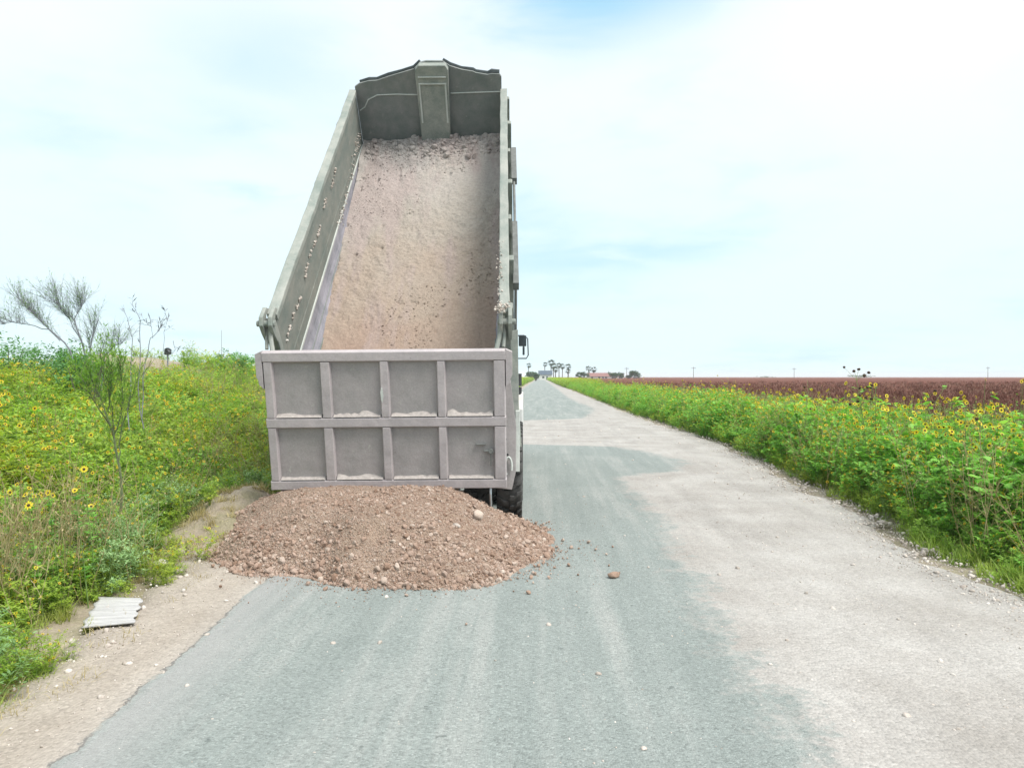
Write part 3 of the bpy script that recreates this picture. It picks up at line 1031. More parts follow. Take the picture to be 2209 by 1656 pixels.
# right verge
rverge = lambda y: np.interp(y, GY, GR) + 0.12
do_scatter('weeds', c_sf, 9, 8200, rverge, lambda y: np.interp(y, [0, 200], [6.7, 8.0]), 3.0, 260,
           lambda u, y: (0.10 + 0.90 * smooth(0.0, 0.45, u - rverge(y) - 0.35 * fbm(u * 0 + 4, y * 0.7, 3, 75))) * (0.12 + 0.88 * smooth(5.9, 8.0, y + (u - 4) * 1.5)),
           lambda u, y, r: (0.5 + 0.5 * smooth(0, 0.9, u - rverge(y))) * (0.72 + 0.55 * r.random(len(u))) * (1 + 0.30 * fbm(u * 0.8, y * 0.5, 3, 74)) * (0.6 + 0.4 * smooth(5.4, 7.4, y + (u - 4) * 1.5)), 106,
           'mass of broad leaved green sunflower foliage filling the right verge', 'weeds')
do_scatter('weeds', c_weed, 9, 6500, lambda y: rverge(y) - 0.05, lambda y: np.interp(y, [0, 200], [7.2, 8.5]), 2.6, 120,
           lambda u, y: 0.35 + 0.65 * smooth(0.1, 0.4, u - rverge(y)), lambda u, y, r: (0.5 + 0.75 * smooth(0, 1.2, u - rverge(y))) * (0.8 + 0.45 * r.random(len(u))) * (0.55 + 0.45 * smooth(5.4, 7.4, y + (u - 4) * 1.5)), 107,
           'fine leaved weeds growing among the sunflowers on the right', 'weeds')
do_scatter('grass', c_grass, 4, 1800, lambda y: rverge(y) - 0.1, k0(6.5), 2.6, 14, lambda u, y: np.where(y < 7.5, 1.0, 0.3) * smooth(-0.1, 0.2, u - rverge(y)),
           lambda u, y, r: 0.6 + 0.9 * r.random(len(u)), 108, 'long green grass in the near right corner of the verge', 'grass')
# crop
def fzf(x, y):
    u = x - ROAD_DIR * y - 6.9
    return FZ + 0.10 * fbm(x * 1.1, y * 1.1, 3, 31) + 0.22 * smooth(20, 120, np.hypot(u, y)) - 0.06
do_scatter('crop', c_sorg, 4, 16000, k0(7.0), lambda y: 9 + y * 1.0, 3.5, 90, lambda u, y: np.ones_like(u), lambda u, y, r: (0.42 + 0.42 * r.random(len(u))), 109,
           'rusty brown ripe sorghum crop filling the field on the right', 'crop', zfun=fzf)
# verges running on to the horizon
do_scatter('weeds', c_weed, 9, 5000, k0(-26), lambda y: np.interp(y, GY, GL) - 0.2, 55, 700, lambda u, y: np.ones_like(u),
           lambda u, y, r: 1.7 + 1.2 * r.random(len(u)), 110, 'distant green growth lining the left side of the road', 'weeds')
do_scatter('weeds', c_weed, 9, 4500, lambda y: rverge(y), k0(9), 110, 700, lambda u, y: np.ones_like(u),
           lambda u, y, r: 1.6 + 0.9 * r.random(len(u)), 111, 'distant green growth lining the right side of the road', 'weeds')


def P(px, py, d):
    """reading of a photograph pixel at a chosen distance, used only to measure where things stand"""
    return Vector(((px - 1104.5) * d / 1600.0, d, EYE + (813.0 - py) * d / 1600.0))


# ------------------------------------------------------------------ dump truck
TX, TY, TH = -1.155, 8.22, -0.020
truck = empty('dump_truck', (TX, TY, 0.02), TH)
tag(truck, 'dusty grey dump truck with its bed raised and tailgate hanging open over a gravel pile', 'dump truck')
TM = Matrix.Translation((TX, TY, 0.02)) @ Matrix.Rotation(TH, 4, 'Z')
TI = TM.inverted()

BW, BL, BH = 1.13, 5.60, 1.30     # bed inner half width, length, wall height
BM = Matrix.Translation((-1.235, 8.337, 1.235)) @ Matrix.Rotation(R(0.25), 4, 'Z') @ Matrix.Rotation(R(-0.5), 4, 'Y') @ Matrix.Rotation(R(43), 4, 'X')
b = MB()
b.box(-BW, BW, 0.0, BL, -0.05, 0.0)
for x in (-0.45, 0.45):
    b.box(x - 0.05, x + 0.05, 0.1, BL, -0.30, -0.05)
for k in range(11):
    b.box(-BW, BW, 0.25 + k * 0.5, 0.33 + k * 0.5, -0.16, -0.051)
bed = b.build('dump_bed', M['bed'], truck, 0.006, M=TI @ BM)

for sgn in (-1, 1):
    b = MB()
    x0, x1 = sorted((sgn * BW, sgn * (BW + 0.045)))
    b.box(x0, x1, 0.0, BL, -0.05, BH)
    # shallow pressed swage inside
    xa, xb = sorted((sgn * (BW - 0.006), sgn * BW))
    b.box(xa, xb, 0.05, BL - 0.05, 0.66, 0.70)
    side = b.build('side_wall', M['bed'], bed, 0.004)
    b = MB()
    x0, x1 = sorted((sgn * (BW - 0.02), sgn * (BW + 0.10)))
    # rail in slightly uneven lengths, dented
    n = 24
    xi, xo = sgn * (BW - 0.02), sgn * (BW + 0.085)
    vv = []
    for i in range(n + 1):
        s_ = 0.02 + (BL - 0.02) * i / n
        dz = 0.006 * random.uniform(-1, 1); dx = 0.004 * random.uniform(-1, 1)
        vv += [(xi + dx, s_, BH + dz), (xo + dx, s_, BH + dz), (xo + dx, s_, BH + 0.085 + dz), (xi + dx, s_, BH + 0.075 + dz)]
    ff = []
    for i in range(n):
        a = i * 4
        for k in range(4):
            ff.append((a + k, a + 4 + k, a + 4 + (k + 1) % 4, a + (k + 1) % 4))
    ff += [(0, 1, 2, 3), (4 * n + 3, 4 * n + 2, 4 * n + 1, 4 * n)]
    b.add(vv, ff)
    b.build('top_rail', M['bed_rail'], bed, 0.01)
    # rounded fillet in the corner between floor and wall
    prof = []
    for i in range(7):
        t = i / 6 * math.pi / 2
        prof.append((sgn * (0.79 + (BW - 0.79) * math.sin(t)), 0.50 * (1 - math.cos(t)) + 0.002))
    prof.append((sgn * (BW + 0.001), 0.001))
    b = MB()
    b.prism(prof, 0.0, BL, 'y')
    b.build('corner_fillet', M['scoured'], bed, 0, smooth=False)
    for (pi, mt) in ((2, 'bed_dark'), (3, 'bed'), (4, 'bed_dark')):
        b = MB()
        (xa, za), (xc, zc_) = prof[pi], prof[pi + 1]
        b.tube([(xa * .75 + xc * .25, y_, za * .75 + zc_ * .25) for y_ in (0.03, 1.5, 3.0, 4.4, BL - 0.05)], 0.010, 6)
        b.build('wear_strip', M[mt], bed, 0)
    b = MB()
    b.box(*sorted((sgn * (BW - 0.012), sgn * (BW + 0.002))), 0.02, BL - 0.1, 0.50, 0.535)
    b.box(*sorted((sgn * 0.93, sgn * 0.95)), 0.02, BL - 0.3, 0.085, 0.115)
    b.build('weld_bead', M['pale'], bed, 0.003)
    for k in range(7):
        b = MB()
        s0 = 0.20 + k * 0.87
        b.prism([(s0, -0.1), (s0 + 0.10, -0.1), (s0 + 0.10, BH - 0.01), (s0, BH - 0.01)], *sorted((sgn * (BW + 0.046), sgn * (BW + 0.12 + (0.02 if k % 2 else 0)))), 'x')
        b.build('outer_rib', M['bed_rail'], bed, 0.01)
    b = MB()
    b.box(*sorted((sgn * (BW + 0.047), sgn * (BW + 0.11))), 0.08, BL, -0.14, -0.02)
    b.box(*sorted((sgn * (BW + 0.047), sgn * (BW + 0.09))), 0.08, BL, 0.62, 0.68)
    b.build('side_rail', M['bed_rail'], bed, 0.008)
    # rear post with hinge lugs at its head
    b = MB()
    b.box(*sorted((sgn * (BW - 0.01), sgn * (BW + 0.10))), -0.10, 0.0, -0.12, BH + 0.03)
    b.build('rear_post', M['bed_rail'], bed, 0.012)
    b = MB()
    for dx in (0.0, 0.09):
        b.prism([(-0.17, BH - 0.02), (-0.18, BH + 0.09), (-0.12, BH + 0.15), (0.04, BH + 0.15), (0.10, BH + 0.09), (0.0, BH + 0.09), (-0.101, BH + 0.02), (-0.101, BH - 0.15), (-0.14, BH - 0.15)],
                *sorted((sgn * (BW - 0.02 + dx), sgn * (BW + 0.02 + dx))), 'x')
    b.tube([(sgn * (BW - 0.035), -0.12, BH + 0.07), (sgn * (BW + 0.145), -0.12, BH + 0.07)], 0.030, 10)
    b.build('hinge_lug', M['bed_rail'], bed, 0.008)
# headboard with a raised crown and the cylinder housing
out_l = [(-1.13, 0.0), (-1.13, 1.44), (-1.05, 1.50), (-0.90, 1.545), (-0.78, 1.55), (-0.60, 1.62), (-0.38, 1.69), (-0.20, 1.75), (-0.10, 1.86), (0.0, 1.885),
         (0.25, 1.88), (0.35, 1.80), (0.52, 1.735), (0.70, 1.70), (0.74, 1.675), (0.92, 1.64), (0.98, 1.66), (1.10, 1.65), (1.13, 1.60), (1.13, 0.0)]
b = MB()
out_l = [(x, t if t < 1.3 else 1.3 + (t - 1.3) * 0.85) for x, t in out_l]
b.prism([(x, t) for x, t in out_l], BL, BL + 0.05, 'y')
hb = b.build('headboard', M['bed_dark'], bed, 0.004)
b = MB()
# bent seam across the headboard with patchy dust on it
pts = [(-1.10, 1.05), (-1.02, 1.10), (-0.95, 1.22), (-0.80, 1.29), (-0.5, 1.30), (-0.16, 1.29)]
b.tube([(x, BL - 0.004, t) for x, t in pts], 0.010, 6)
b.build('seam', M['pale'], bed)
b = MB()
b.tube([(x, BL - 0.004, t) for x, t in [(0.34, 1.31), (0.7, 1.32), (1.12, 1.33)]], 0.010, 6)
b.build('seam', M['pale'], bed)
b = MB()
b.prism([(-0.15, 0.35), (0.30, 0.35), (0.33, 1.71), (0.29, 1.78), (-0.11, 1.78), (-0.17, 1.71)], BL - 0.13, BL, 'y')
b.build('cylinder_housing', M['bed_rail'], bed, 0.012)
b = MB()
b.box(-0.13, 0.29, BL - 0.15, BL - 0.131, 1.50, 1.52)
b.box(-0.13, 0.29, BL - 0.15, BL - 0.131, 1.60, 1.62)
b.box(-0.13, -0.105, BL - 0.15, BL - 0.131, 0.9, 1.499)
b.box(0.265, 0.29, BL - 0.15, BL - 0.131, 0.9, 1.499)
b.build('housing_trim', M['pale'], bed, 0.003)
# curled remains of the tarp roll along the crown
b = MB()
b.tube([(x, BL + 0.06, t + 0.01) for x, t in out_l[2:9]], [0.02, 0.026, 0.022, 0.028, 0.022, 0.026, 0.02], 6)
b.tube([(x, BL + 0.06, t + 0.01) for x, t in out_l[10:18]], [0.02, 0.026, 0.02, 0.028, 0.022, 0.026, 0.04, 0.035], 6)
b.build('tarp_roll', M['tarp'], bed)
# tarp arms outside the walls
for sgn in (-1, 1):
    b = MB()
    b.tube([(sgn * 1.285, 0.9, 0.1), (sgn * 1.295, 1.3, 1.05), (sgn * 1.295, 4.2, 1.07)], 0.018, 8)
    b.box(*sorted((sgn * 1.26, sgn * 1.335)), 3.25, 4.15, 1.02, 1.12)
    b.box(*sorted((sgn * 1.26, sgn * 1.325)), 0.9, 2.2, 1.0, 1.10)
    b.build('tarp_arm', M['tarparm'], bed, 0.004)


def clod(r, sub=1, sq=0.75, seed=None):
    t = (1 + 5 ** 0.5) / 2
    v = np.array([(-1, t, 0), (1, t, 0), (-1, -t, 0), (1, -t, 0), (0, -1, t), (0, 1, t), (0, -1, -t), (0, 1, -t), (t, 0, -1), (t, 0, 1), (-t, 0, -1), (-t, 0, 1)], float)
    f = [(0, 11, 5), (0, 5, 1), (0, 1, 7), (0, 7, 10), (0, 10, 11), (1, 5, 9), (5, 11, 4), (11, 10, 2), (10, 7, 6), (7, 1, 8), (3, 9, 4), (3, 4, 2), (3, 2, 6), (3, 6, 8), (3, 8, 9),
         (4, 9, 5), (2, 4, 11), (6, 2, 10), (8, 6, 7), (9, 8, 1)]
    v /= np.linalg.norm(v[0])
    for _ in range(sub):
        cache = {}; vl = [tuple(p) for p in v]; nf = []
        def mid(a, b_):
            k = (min(a, b_), max(a, b_))
            if k not in cache:
                p = (np.array(vl[a]) + np.array(vl[b_])); p /= np.linalg.norm(p)
                cache[k] = len(vl); vl.append(tuple(p))
            return cache[k]
        for a, b_, c in f:
            ab, bc, ca = mid(a, b_), mid(b_, c), mid(c, a)
            nf += [(a, ab, ca), (b_, bc, ab), (c, ca, bc), (ab, bc, ca)]
        v = np.array(vl); f = nf
    g = np.random.default_rng(seed)
    ax = g.normal(size=(6, 3)); ax /= np.linalg.norm(ax, axis=1)[:, None]
    for a in ax:                                   # flatten facets
        dd = v @ a
        lim = g.uniform(0.5, 0.85)
        v = v - np.outer(np.maximum(dd - lim, 0) * 0.85, a)
    v = v * np.array([1, g.uniform(0.7, 1), sq]) * r * (1 + 0.05 * g.normal(size=(len(v), 1)))
    return v, np.array(f)


CLODS = [clod(1.0, 1, random.uniform(0.5, 0.85), 200 + i) for i in range(14)]
CLODS0 = [clod(1.0, 0, random.uniform(0.6, 0.9), 300 + i) for i in range(14)]


def stones_mesh(pos, rad, seed=1, fine_below=0.012):
    """all stones of a heap as raw arrays"""
    g = np.random.default_rng(seed)
    pos = np.asarray(pos, float); rad = np.asarray(rad, float)
    kind = g.integers(0, 14, len(rad)) + 14 * (rad <= fine_below)
    V, Fc = [], []
    off = 0
    for kk, (tv, tf) in enumerate(CLODS + CLODS0):
        idx = np.nonzero(kind == kk)[0]
        if not len(idx):
            continue
        q = g.normal(size=(len(idx), 4)); q /= np.linalg.norm(q, axis=1)[:, None]
        w_, x_, y_, z_ = q.T
        m = np.stack([1 - 2 * (y_ * y_ + z_ * z_), 2 * (x_ * y_ - z_ * w_), 2 * (x_ * z_ + y_ * w_),
                      2 * (x_ * y_ + z_ * w_), 1 - 2 * (x_ * x_ + z_ * z_), 2 * (y_ * z_ - x_ * w_),
                      2 * (x_ * z_ - y_ * w_), 2 * (y_ * z_ + x_ * w_), 1 - 2 * (x_ * x_ + y_ * y_)], 1).reshape(-1, 3, 3)
        v = np.einsum('nij,vj->nvi', m, tv) * rad[idx][:, None, None] + pos[idx][:, None, :]
        V.append(v.reshape(-1, 3))
        Fc.append((tf[None] + (off + np.arange(len(idx)) * len(tv))[:, None, None]).reshape(-1, 3))
        off += len(idx) * len(tv)
    return np.concatenate(V), np.concatenate(Fc)


def join_np(parts):
    """parts: (verts, faces array with n columns)"""
    V, L, Cn = [], [], []
    off = 0
    for v, f in parts:
        V.append(v); L.append((f + off).ravel()); Cn.append(np.full(len(f), f.shape[1])); off += len(v)
    return np.concatenate(V), np.concatenate(L), np.concatenate(Cn)


def grid_np(X, Y, Z):
    ny, nx = X.shape
    i = np.arange(ny * nx).reshape(ny, nx)
    f = np.stack([i[:-1, :-1], i[:-1, 1:], i[1:, 1:], i[1:, :-1]], -1).reshape(-1, 4)
    return np.stack([X.ravel(), Y.ravel(), Z.ravel()], 1), f


# dirt caught on the wall seams of the bed
g = np.random.default_rng(40)
pos, rad = [], []
for i in range(260):
    q = g.random()
    if abs(math.sin(q * 23) + 0.5 * math.sin(q * 57)) < 0.55:
        continue
    s_ = 0.08 + q * 3.4
    pos.append((-BW + 0.01, s_, 0.93 + 0.065 * s_ + 0.035 * math.sin(q * 19) + g.normal(0, 0.012))); rad.append(g.uniform(0.006, 0.022))
for i in range(120):
    s_ = g.uniform(3.0, 5.45)
    pos.append((-BW + 0.012, s_, 0.50 + (s_ - 3.0) * 0.1 + g.normal(0, 0.06))); rad.append(g.uniform(0.005, 0.018))
for i in range(70):
    pos.append((BW - 0.015 + g.normal(0, 0.015), g.uniform(-0.06, 1.3), BH + 0.09 + g.normal(0, 0.012))); rad.append(g.uniform(0.006, 0.016))
for i in range(60):
    pos.append((BW + 0.0 + g.normal(0, 0.03), -0.08 + g.normal(0, 0.04), BH + 0.21 + g.normal(0, 0.015))); rad.append(g.uniform(0.008, 0.02))
v, f = stones_mesh(pos, rad, 41)
o = np_mesh('caked_dirt', v, f.ravel(), np.full(len(f), 3), [M['pebble']])
o.parent = bed
o['kind'] = 'stuff'

# ---- tailgate
GM = Matrix.Translation((-1.256, 7.25, 1.886)) @ Matrix.Rotation(R(-0.55), 4, 'Y') @ Matrix.Rotation(R(10.8), 4, 'X')
GW, GH = 1.192, 1.436
k = 2 * GW / 523.0
colx = [((a - 568) * k - GW, (c - 568) * k - GW) for a, c in ((568, 590), (690, 714), (818, 840), (941, 962), (1063, 1091))]
rowz = [(-0.0, -0.125), (-0.665, -0.790), (-1.312, -GH)]
b = MB()
b.box(-GW + 0.004, GW - 0.004, 0.03, 0.06, -GH + 0.004, -0.004, 1)
for z1, z0 in rowz:
    dz = 0.018
    b.prism([(0.029, z0), (-0.025, z0 + dz), (-0.025, z1 - dz), (0.029, z1)][::-1], -GW, GW, 'x')
gate = b.build('tailgate', [M['gate'], M['plate']], truck, 0.006, M=TI @ GM)
for i, (xa, xb) in enumerate(colx):
    b = MB()
    for (zt, zb) in ((-0.127, -0.663), (-0.792, -1.310)):
        d = 0.012
        b.prism([(xa, 0.0295), (xa + d, -0.0235), (xb - d, -0.0235), (xb, 0.0295)], zb - 0.012, zt + 0.012, 'z')
    b.build('frame_rib', M['gate'], gate, 0.005)
for sgn in (-1, 1):
    b = MB()
    pr = [(sgn * GW, 0.0), (sgn * (GW + 0.065), -0.03), (sgn * (GW + 0.065), -0.26), (sgn * (GW + 0.045), -0.30), (sgn * (GW + 0.045), -0.335), (sgn * (GW + 0.018), -0.36), (sgn * GW, -0.38)]
    b.prism([(x, z) for x, z in (pr if sgn > 0 else pr[::-1])], -0.02, 0.035, 'y')
    b.build('hinge_ear', M['gate'], gate, 0.004)
    b = MB()
    b.tube([(sgn * (GW - 0.09), 0.06, -0.02), (sgn * (GW - 0.06), 0.12, 0.10), (sgn * (GW - 0.05), 0.16, 0.26)], 0.024, 8)
    b.tube([(sgn * (GW - 0.02), 0.10, 0.0), (sgn * (GW - 0.01), 0.16, 0.14), (sgn * (GW - 0.02), 0.18, 0.30)], 0.018, 8)
    b.build('hinge_link', M['bed_rail'], gate, 0)
# dirt lying on the gate ledges
X0s = [(colx[i][1] + 0.004, colx[i + 1][0] - 0.004) for i in range(4)]
parts = []
for r_i, zt in enumerate((-0.663, -1.310)):
    for c_i, (xa, xb) in enumerate(X0s):
        n = 30
        tt = np.linspace(0, 1, n)
        hh = 0.006 + (0.010, 0.022, 0.016, 0.026, 0.007, 0.020, 0.013, 0.006)[r_i * 4 + c_i] * np.abs(fbm(tt * 3, tt * 0 + c_i + r_i * 7, 2, 91)) * 2
        xx = xa + (xb - xa) * tt
        Xg = np.stack([xx, xx, xx, xx], 0)
        Yg = np.stack([xx * 0 + 0.030, xx * 0 + 0.015, xx * 0 - 0.012, xx * 0 - 0.026], 0)
        Zg = np.stack([zt + hh * 1.5, zt + hh * 1.15, zt + hh * 0.4, zt - 0.004 + hh * 0], 0)
        v, l, cn = join_np([grid_np(Xg[::-1], Yg[::-1], Zg[::-1])])
        o = np_mesh('dirt_ridge', v, l, cn, [M['gatedust']], smooth=True)
        o.parent = gate
# latch lever in the last panel, scratches on the middle rib
b = MB()
b.box(0.88, 0.99, -0.008, 0.028, -0.972, -0.964)
b.box(0.96, 1.045, -0.012, 0.028, -1.042, -1.028)
b.tube([(1.035, -0.015, -1.035), (1.035, -0.03, -1.035)], 0.026, 10)
b.box(1.028, 1.038, -0.02, 0.0, -1.19, -1.04)
b.build('latch', M['tarparm'], gate, 0.003)
b = MB()
b.prism([(-0.045, -0.42), (-0.035, -0.37), (-0.022, -0.38), (-0.015, -0.46), (-0.028, -0.53), (-0.04, -0.50)], -0.0275, -0.0255, 'y')
b.build('scuff', M['pale'], gate)

# ---- wheels
def tyre(R0=0.52, W=0.265):
    b = MB()
    hw = W / 2
    prof = [(-hw * 0.72, 0.30), (-hw * 0.95, 0.36), (-hw, 0.42), (-hw * 0.97, R0 - 0.045), (-hw * 0.86, R0 - 0.036), (-hw * 0.4, R0 - 0.030),
            (0, R0 - 0.028), (hw * 0.4, R0 - 0.030), (hw * 0.86, R0 - 0.036), (hw * 0.97, R0 - 0.045), (hw, 0.42), (hw * 0.95, 0.36), (hw * 0.72, 0.30)]
    b.lathe(prof, 60, 'x')
    n = 26
    for k in range(n):
        a = 2 * math.pi * k / n
        for sgn in (-1, 1):
            off = 0 if sgn > 0 else math.pi / n
            path = [(sgn * hw * 1.0, a + off - 0.05), (sgn * hw * 0.62, a + off - 0.02), (sgn * hw * 0.40, a + off + 0.06), (sgn * hw * 0.05, a + off + 0.05)]
            wd = 0.085
            v = []
            for (x, an) in path:
                rr = R0 if abs(x) < hw * 0.9 else R0 - 0.022
                for da, r_ in ((-wd / 2, R0 - 0.045), (wd / 2, R0 - 0.045), (wd / 2, rr), (-wd / 2, rr)):
                    v.append((x, math.cos(an + da) * r_, math.sin(an + da) * r_))
            f = []
            for i in range(3):
                for q in range(4):
                    f.append((i * 4 + q, i * 4 + 4 + q, i * 4 + 4 + (q + 1) % 4, i * 4 + (q + 1) % 4))
            f += [(0, 1, 2, 3), (15, 14, 13, 12)]
            b.add(v, f)
    return b


def rim(W=0.265):
    b = MB()
    hw = W / 2
    b.lathe([(-hw * 0.75, 0.30), (-hw * 0.75, 0.275), (-hw * 0.3, 0.26), (0.02, 0.24), (0.03, 0.12), (0.09, 0.10), (0.10, 0.0)], 32, 'x')
    b.lathe([(hw * 0.75, 0.30), (hw * 0.75, 0.275), (hw * 0.4, 0.26), (0.035, 0.24)], 32, 'x')
    for k in range(10):
        a = k * 0.628
        b.tube([(0.02, math.cos(a) * 0.17, math.sin(a) * 0.17), (0.055, math.cos(a) * 0.17, math.sin(a) * 0.17)], 0.014, 6)
    return b


w0 = empty('wheel'); w0.parent = truck
tyre().build('tyre', M['rubber'], w0)
rim().build('rim', M['rim'], w0)
first = True
for (x, y, s) in [(sx * a, yy, sx) for yy in (0.0, 1.34) for sx in (-1, 1) for a in (1.135, 0.80)] + [(1.08, 5.95, 1), (-1.08, 5.95, -1)]:
    wh = w0 if first else copy_tree(w0, truck)
    first = False
    wh.location = (x, y, 0.52)
    wh.rotation_euler = (random.uniform(0, 6.28), 0, 0 if s > 0 else math.pi)

b = MB()
for sx in (-0.43, 0.43):
    b.box(sx - 0.045, sx + 0.045, -0.35, 7.6, 0.78, 1.04)
for y in (-0.3, 0.7, 2.0, 3.4, 4.8, 6.8):
    b.box(-0.385, 0.385, y, y + 0.12, 0.80, 1.0)
b.build('chassis_frame', M['chassis'], truck, 0.006)
for y in (0.0, 1.34, 5.95):
    b = MB()
    b.tube([(-1.0, y, 0.52), (1.0, y, 0.52)], 0.07, 12)
    if y < 3:
        b.lathe([(-0.2, 0.05), (-0.14, 0.17), (0, 0.21), (0.14, 0.17), (0.2, 0.05)], 18, 'x', M=Matrix.Translation((0, y, 0.54)))
    b.build('axle', M['chassis'], truck)
b = MB()
lo = TI @ (BM @ Vector((0.08, 5.1, -0.1)))
p0 = Vector((0.05, 4.1, 1.0))
for i, r_ in enumerate((0.115, 0.095, 0.078, 0.06)):
    b.tube([p0.lerp(lo, i * 0.25), p0.lerp(lo, (i + 1) * 0.25)], r_, 16)
b.build('hydraulic_cylinder', M['chrome'], truck)
# mud flaps and rear light brackets
for sgn in (-1, 1):
    b = MB()
    b.prism([(sgn * 0.60, 0.50), (sgn * 1.165, 0.44), (sgn * 1.205, 0.62), (sgn * 1.21, 1.10), (sgn * 1.15, 1.58), (sgn * 1.02, 1.58), (sgn * 1.0, 1.12), (sgn * 0.62, 1.08)][::sgn], -0.565, -0.545, 'y')
    mf = b.build('mud_flap', M['plate'], truck, 0.003)
    for (x, z) in ((1.10, 0.96), (1.12, 0.80), (1.07, 1.22)):
        b = MB()
        b.tube([(sgn * x, -0.575, z), (sgn * x, -0.560, z)], 0.014, 8)
        b.build('bolt', M['black'], mf)
    b = MB()
    ring = [(sgn * (1.13 + 0.035 * math.cos(a)), -0.60, 0.68 + 0.10 * math.sin(a)) for a in [i * math.pi / 7 - 0.4 for i in range(11)]]
    b.tube(ring, 0.012, 8)
    b.build('hook', M['pale'], truck)
    b = MB()
    b.box(*sorted((sgn * 1.20, sgn * 1.245)), -0.53, -0.35, 0.62, 1.25)
    b.build('side_bracket', M['pale'], truck, 0.004)
    b = MB()
    if sgn < 0:
        continue
    b.prism([(sgn * 1.125, 2.08), (sgn * 1.225, 2.10), (sgn * 1.235, 1.30), (sgn * 1.262, 0.90), (sgn * 1.262, 0.86), (sgn * 1.225, 0.86), (sgn * 1.155, 1.30)][::-sgn], -0.38, -0.33, 'y')
    b.build('corner_plate', M['bed_rail'], truck, 0.006)
b = MB()
b.tube([(0.955, -0.62, 0.20), (0.95, -0.62, 0.40), (0.95, -0.58, 0.62)], 0.014, 8)
b.build('hanging_rod', M['chrome'], truck)
b = MB()
b.box(0.565, 0.625, -0.50, -0.47, 0.36, 0.75)
b.build('bumper_plate', M['rim'], truck, 0.003)
for sgn in (-1, 1):
    b = MB()
    b.prism([(4.55, 0.55), (5.25, 0.55), (5.25, 0.95), (5.5, 1.15), (6.35, 1.15), (6.6, 0.95), (6.6, 0.62), (6.95, 0.62), (6.95, 1.30), (5.0, 1.32), (4.55, 1.05)], *sorted((sgn * 1.02, sgn * 1.25)), 'x')
    b.build('fender', M['cabpaint'], truck, 0.02)
    b = MB()
    b.lathe([(2.6, 0.0), (2.6, 0.27), (2.63, 0.29), (4.0, 0.29), (4.03, 0.27), (4.03, 0.0)], 28, 'y', M=Matrix.Translation((sgn * 0.86, 0, 0.72)))
    b.build('fuel_tank', M['chrome'], truck)
    # mirror on its bracket
    b = MB()
    b.tube([(sgn * 1.05, 5.45, 2.36), (sgn * 1.27, 5.40, 2.36), (sgn * 1.335, 5.40, 2.30), (sgn * 1.345, 5.40, 2.0), (sgn * 1.31, 5.40, 1.94), (sgn * 1.05, 5.45, 1.94)], 0.011, 8)
    mr = b.build('mirror', M['black'], truck)
    b = MB()
    b.box(*sorted((sgn * 1.17, sgn * 1.31)), 5.36, 5.42, 2.16, 2.36)
    b.box(*sorted((sgn * 1.24, sgn * 1.28)), 5.37, 5.41, 2.00, 2.159)
    b.build('mirror_glass', M['glass'], mr, 0.012)
    b = MB()
    b.tube([(sgn * 1.17, 5.0, 1.15), (sgn * 1.17, 5.0, 1.42)], 0.06, 14)
    b.tube([(sgn * 1.17, 5.0, 1.44), (sgn * 1.17, 5.0, 1.66)], 0.06, 14)
    b.build('air_filter', M['black'], truck)
b = MB()
b.prism([(4.55, 1.06), (6.9, 1.33), (7.55, 1.25), (7.6, 1.85), (6.1, 1.98), (5.75, 2.72), (5.5, 2.80), (4.6, 2.80), (4.5, 2.6)], -1.0, 1.0, 'x')
cab = b.build('cab', M['cabpaint'], truck, 0.05)
b = MB()
b.prism([(6.13, 2.02), (5.80, 2.66), (5.79, 2.66), (6.11, 2.02)], -0.88, 0.88, 'x', M=Matrix.Translation((0, 0.02, 0.0)))
b.build('windscreen', M['glass'], cab)
for sgn in (-1, 1):
    b = MB()
    b.prism([(4.85, 1.95), (5.95, 1.95), (5.68, 2.58), (4.85, 2.6)], *sorted((sgn * 1.0, sgn * 1.012)), 'x')
    b.build('side_window', M['glass'], cab, 0.004)
b = MB()
b.box(-0.6, 0.6, 7.6, 7.63, 1.32, 1.75)
b.build('grille', M['chrome'], cab, 0.01)
b = MB()
b.box(-1.15, 1.15, 7.55, 7.75, 0.55, 0.85)
b.build('bumper', M['chrome'], truck, 0.02)

# ------------------------------------------------------------------ load of caliche left in the bed
nx, ns = 260, 620
xx = np.linspace(-1.11, 1.12, nx); ss = np.linspace(0.0, 5.58, ns)
Xg, Sg = np.meshgrid(xx, ss)
q = Sg / 5.58
T = 0.13 + 0.42 * q ** 1.25 + 0.05 * Xg * q
T += 0.05 * fbm(Xg * 1.4, Sg * 0.8, 4, 51) + 0.036 * fbm(Xg * 9, Sg * 8, 6, 52, 0.66) * (0.25 + 0.75 * smooth(-0.2, 0.25, fbm(Xg * 1.0, Sg * 0.6, 3, 59))) * (0.45 + 0.7 * q)
T -= 0.030 * np.clip(fbm(Xg * 9, Sg * 7, 3, 53) - 0.42, 0, 1) * 4 * smooth(-0.1, 0.3, fbm(Xg * 1.1, Sg * 0.7, 3, 58))
T += 0.03 * np.clip(fbm(Xg * 7, Sg * 7, 4, 54), 0, 1) * smooth(4.5, 5.5, Sg) * 2.2
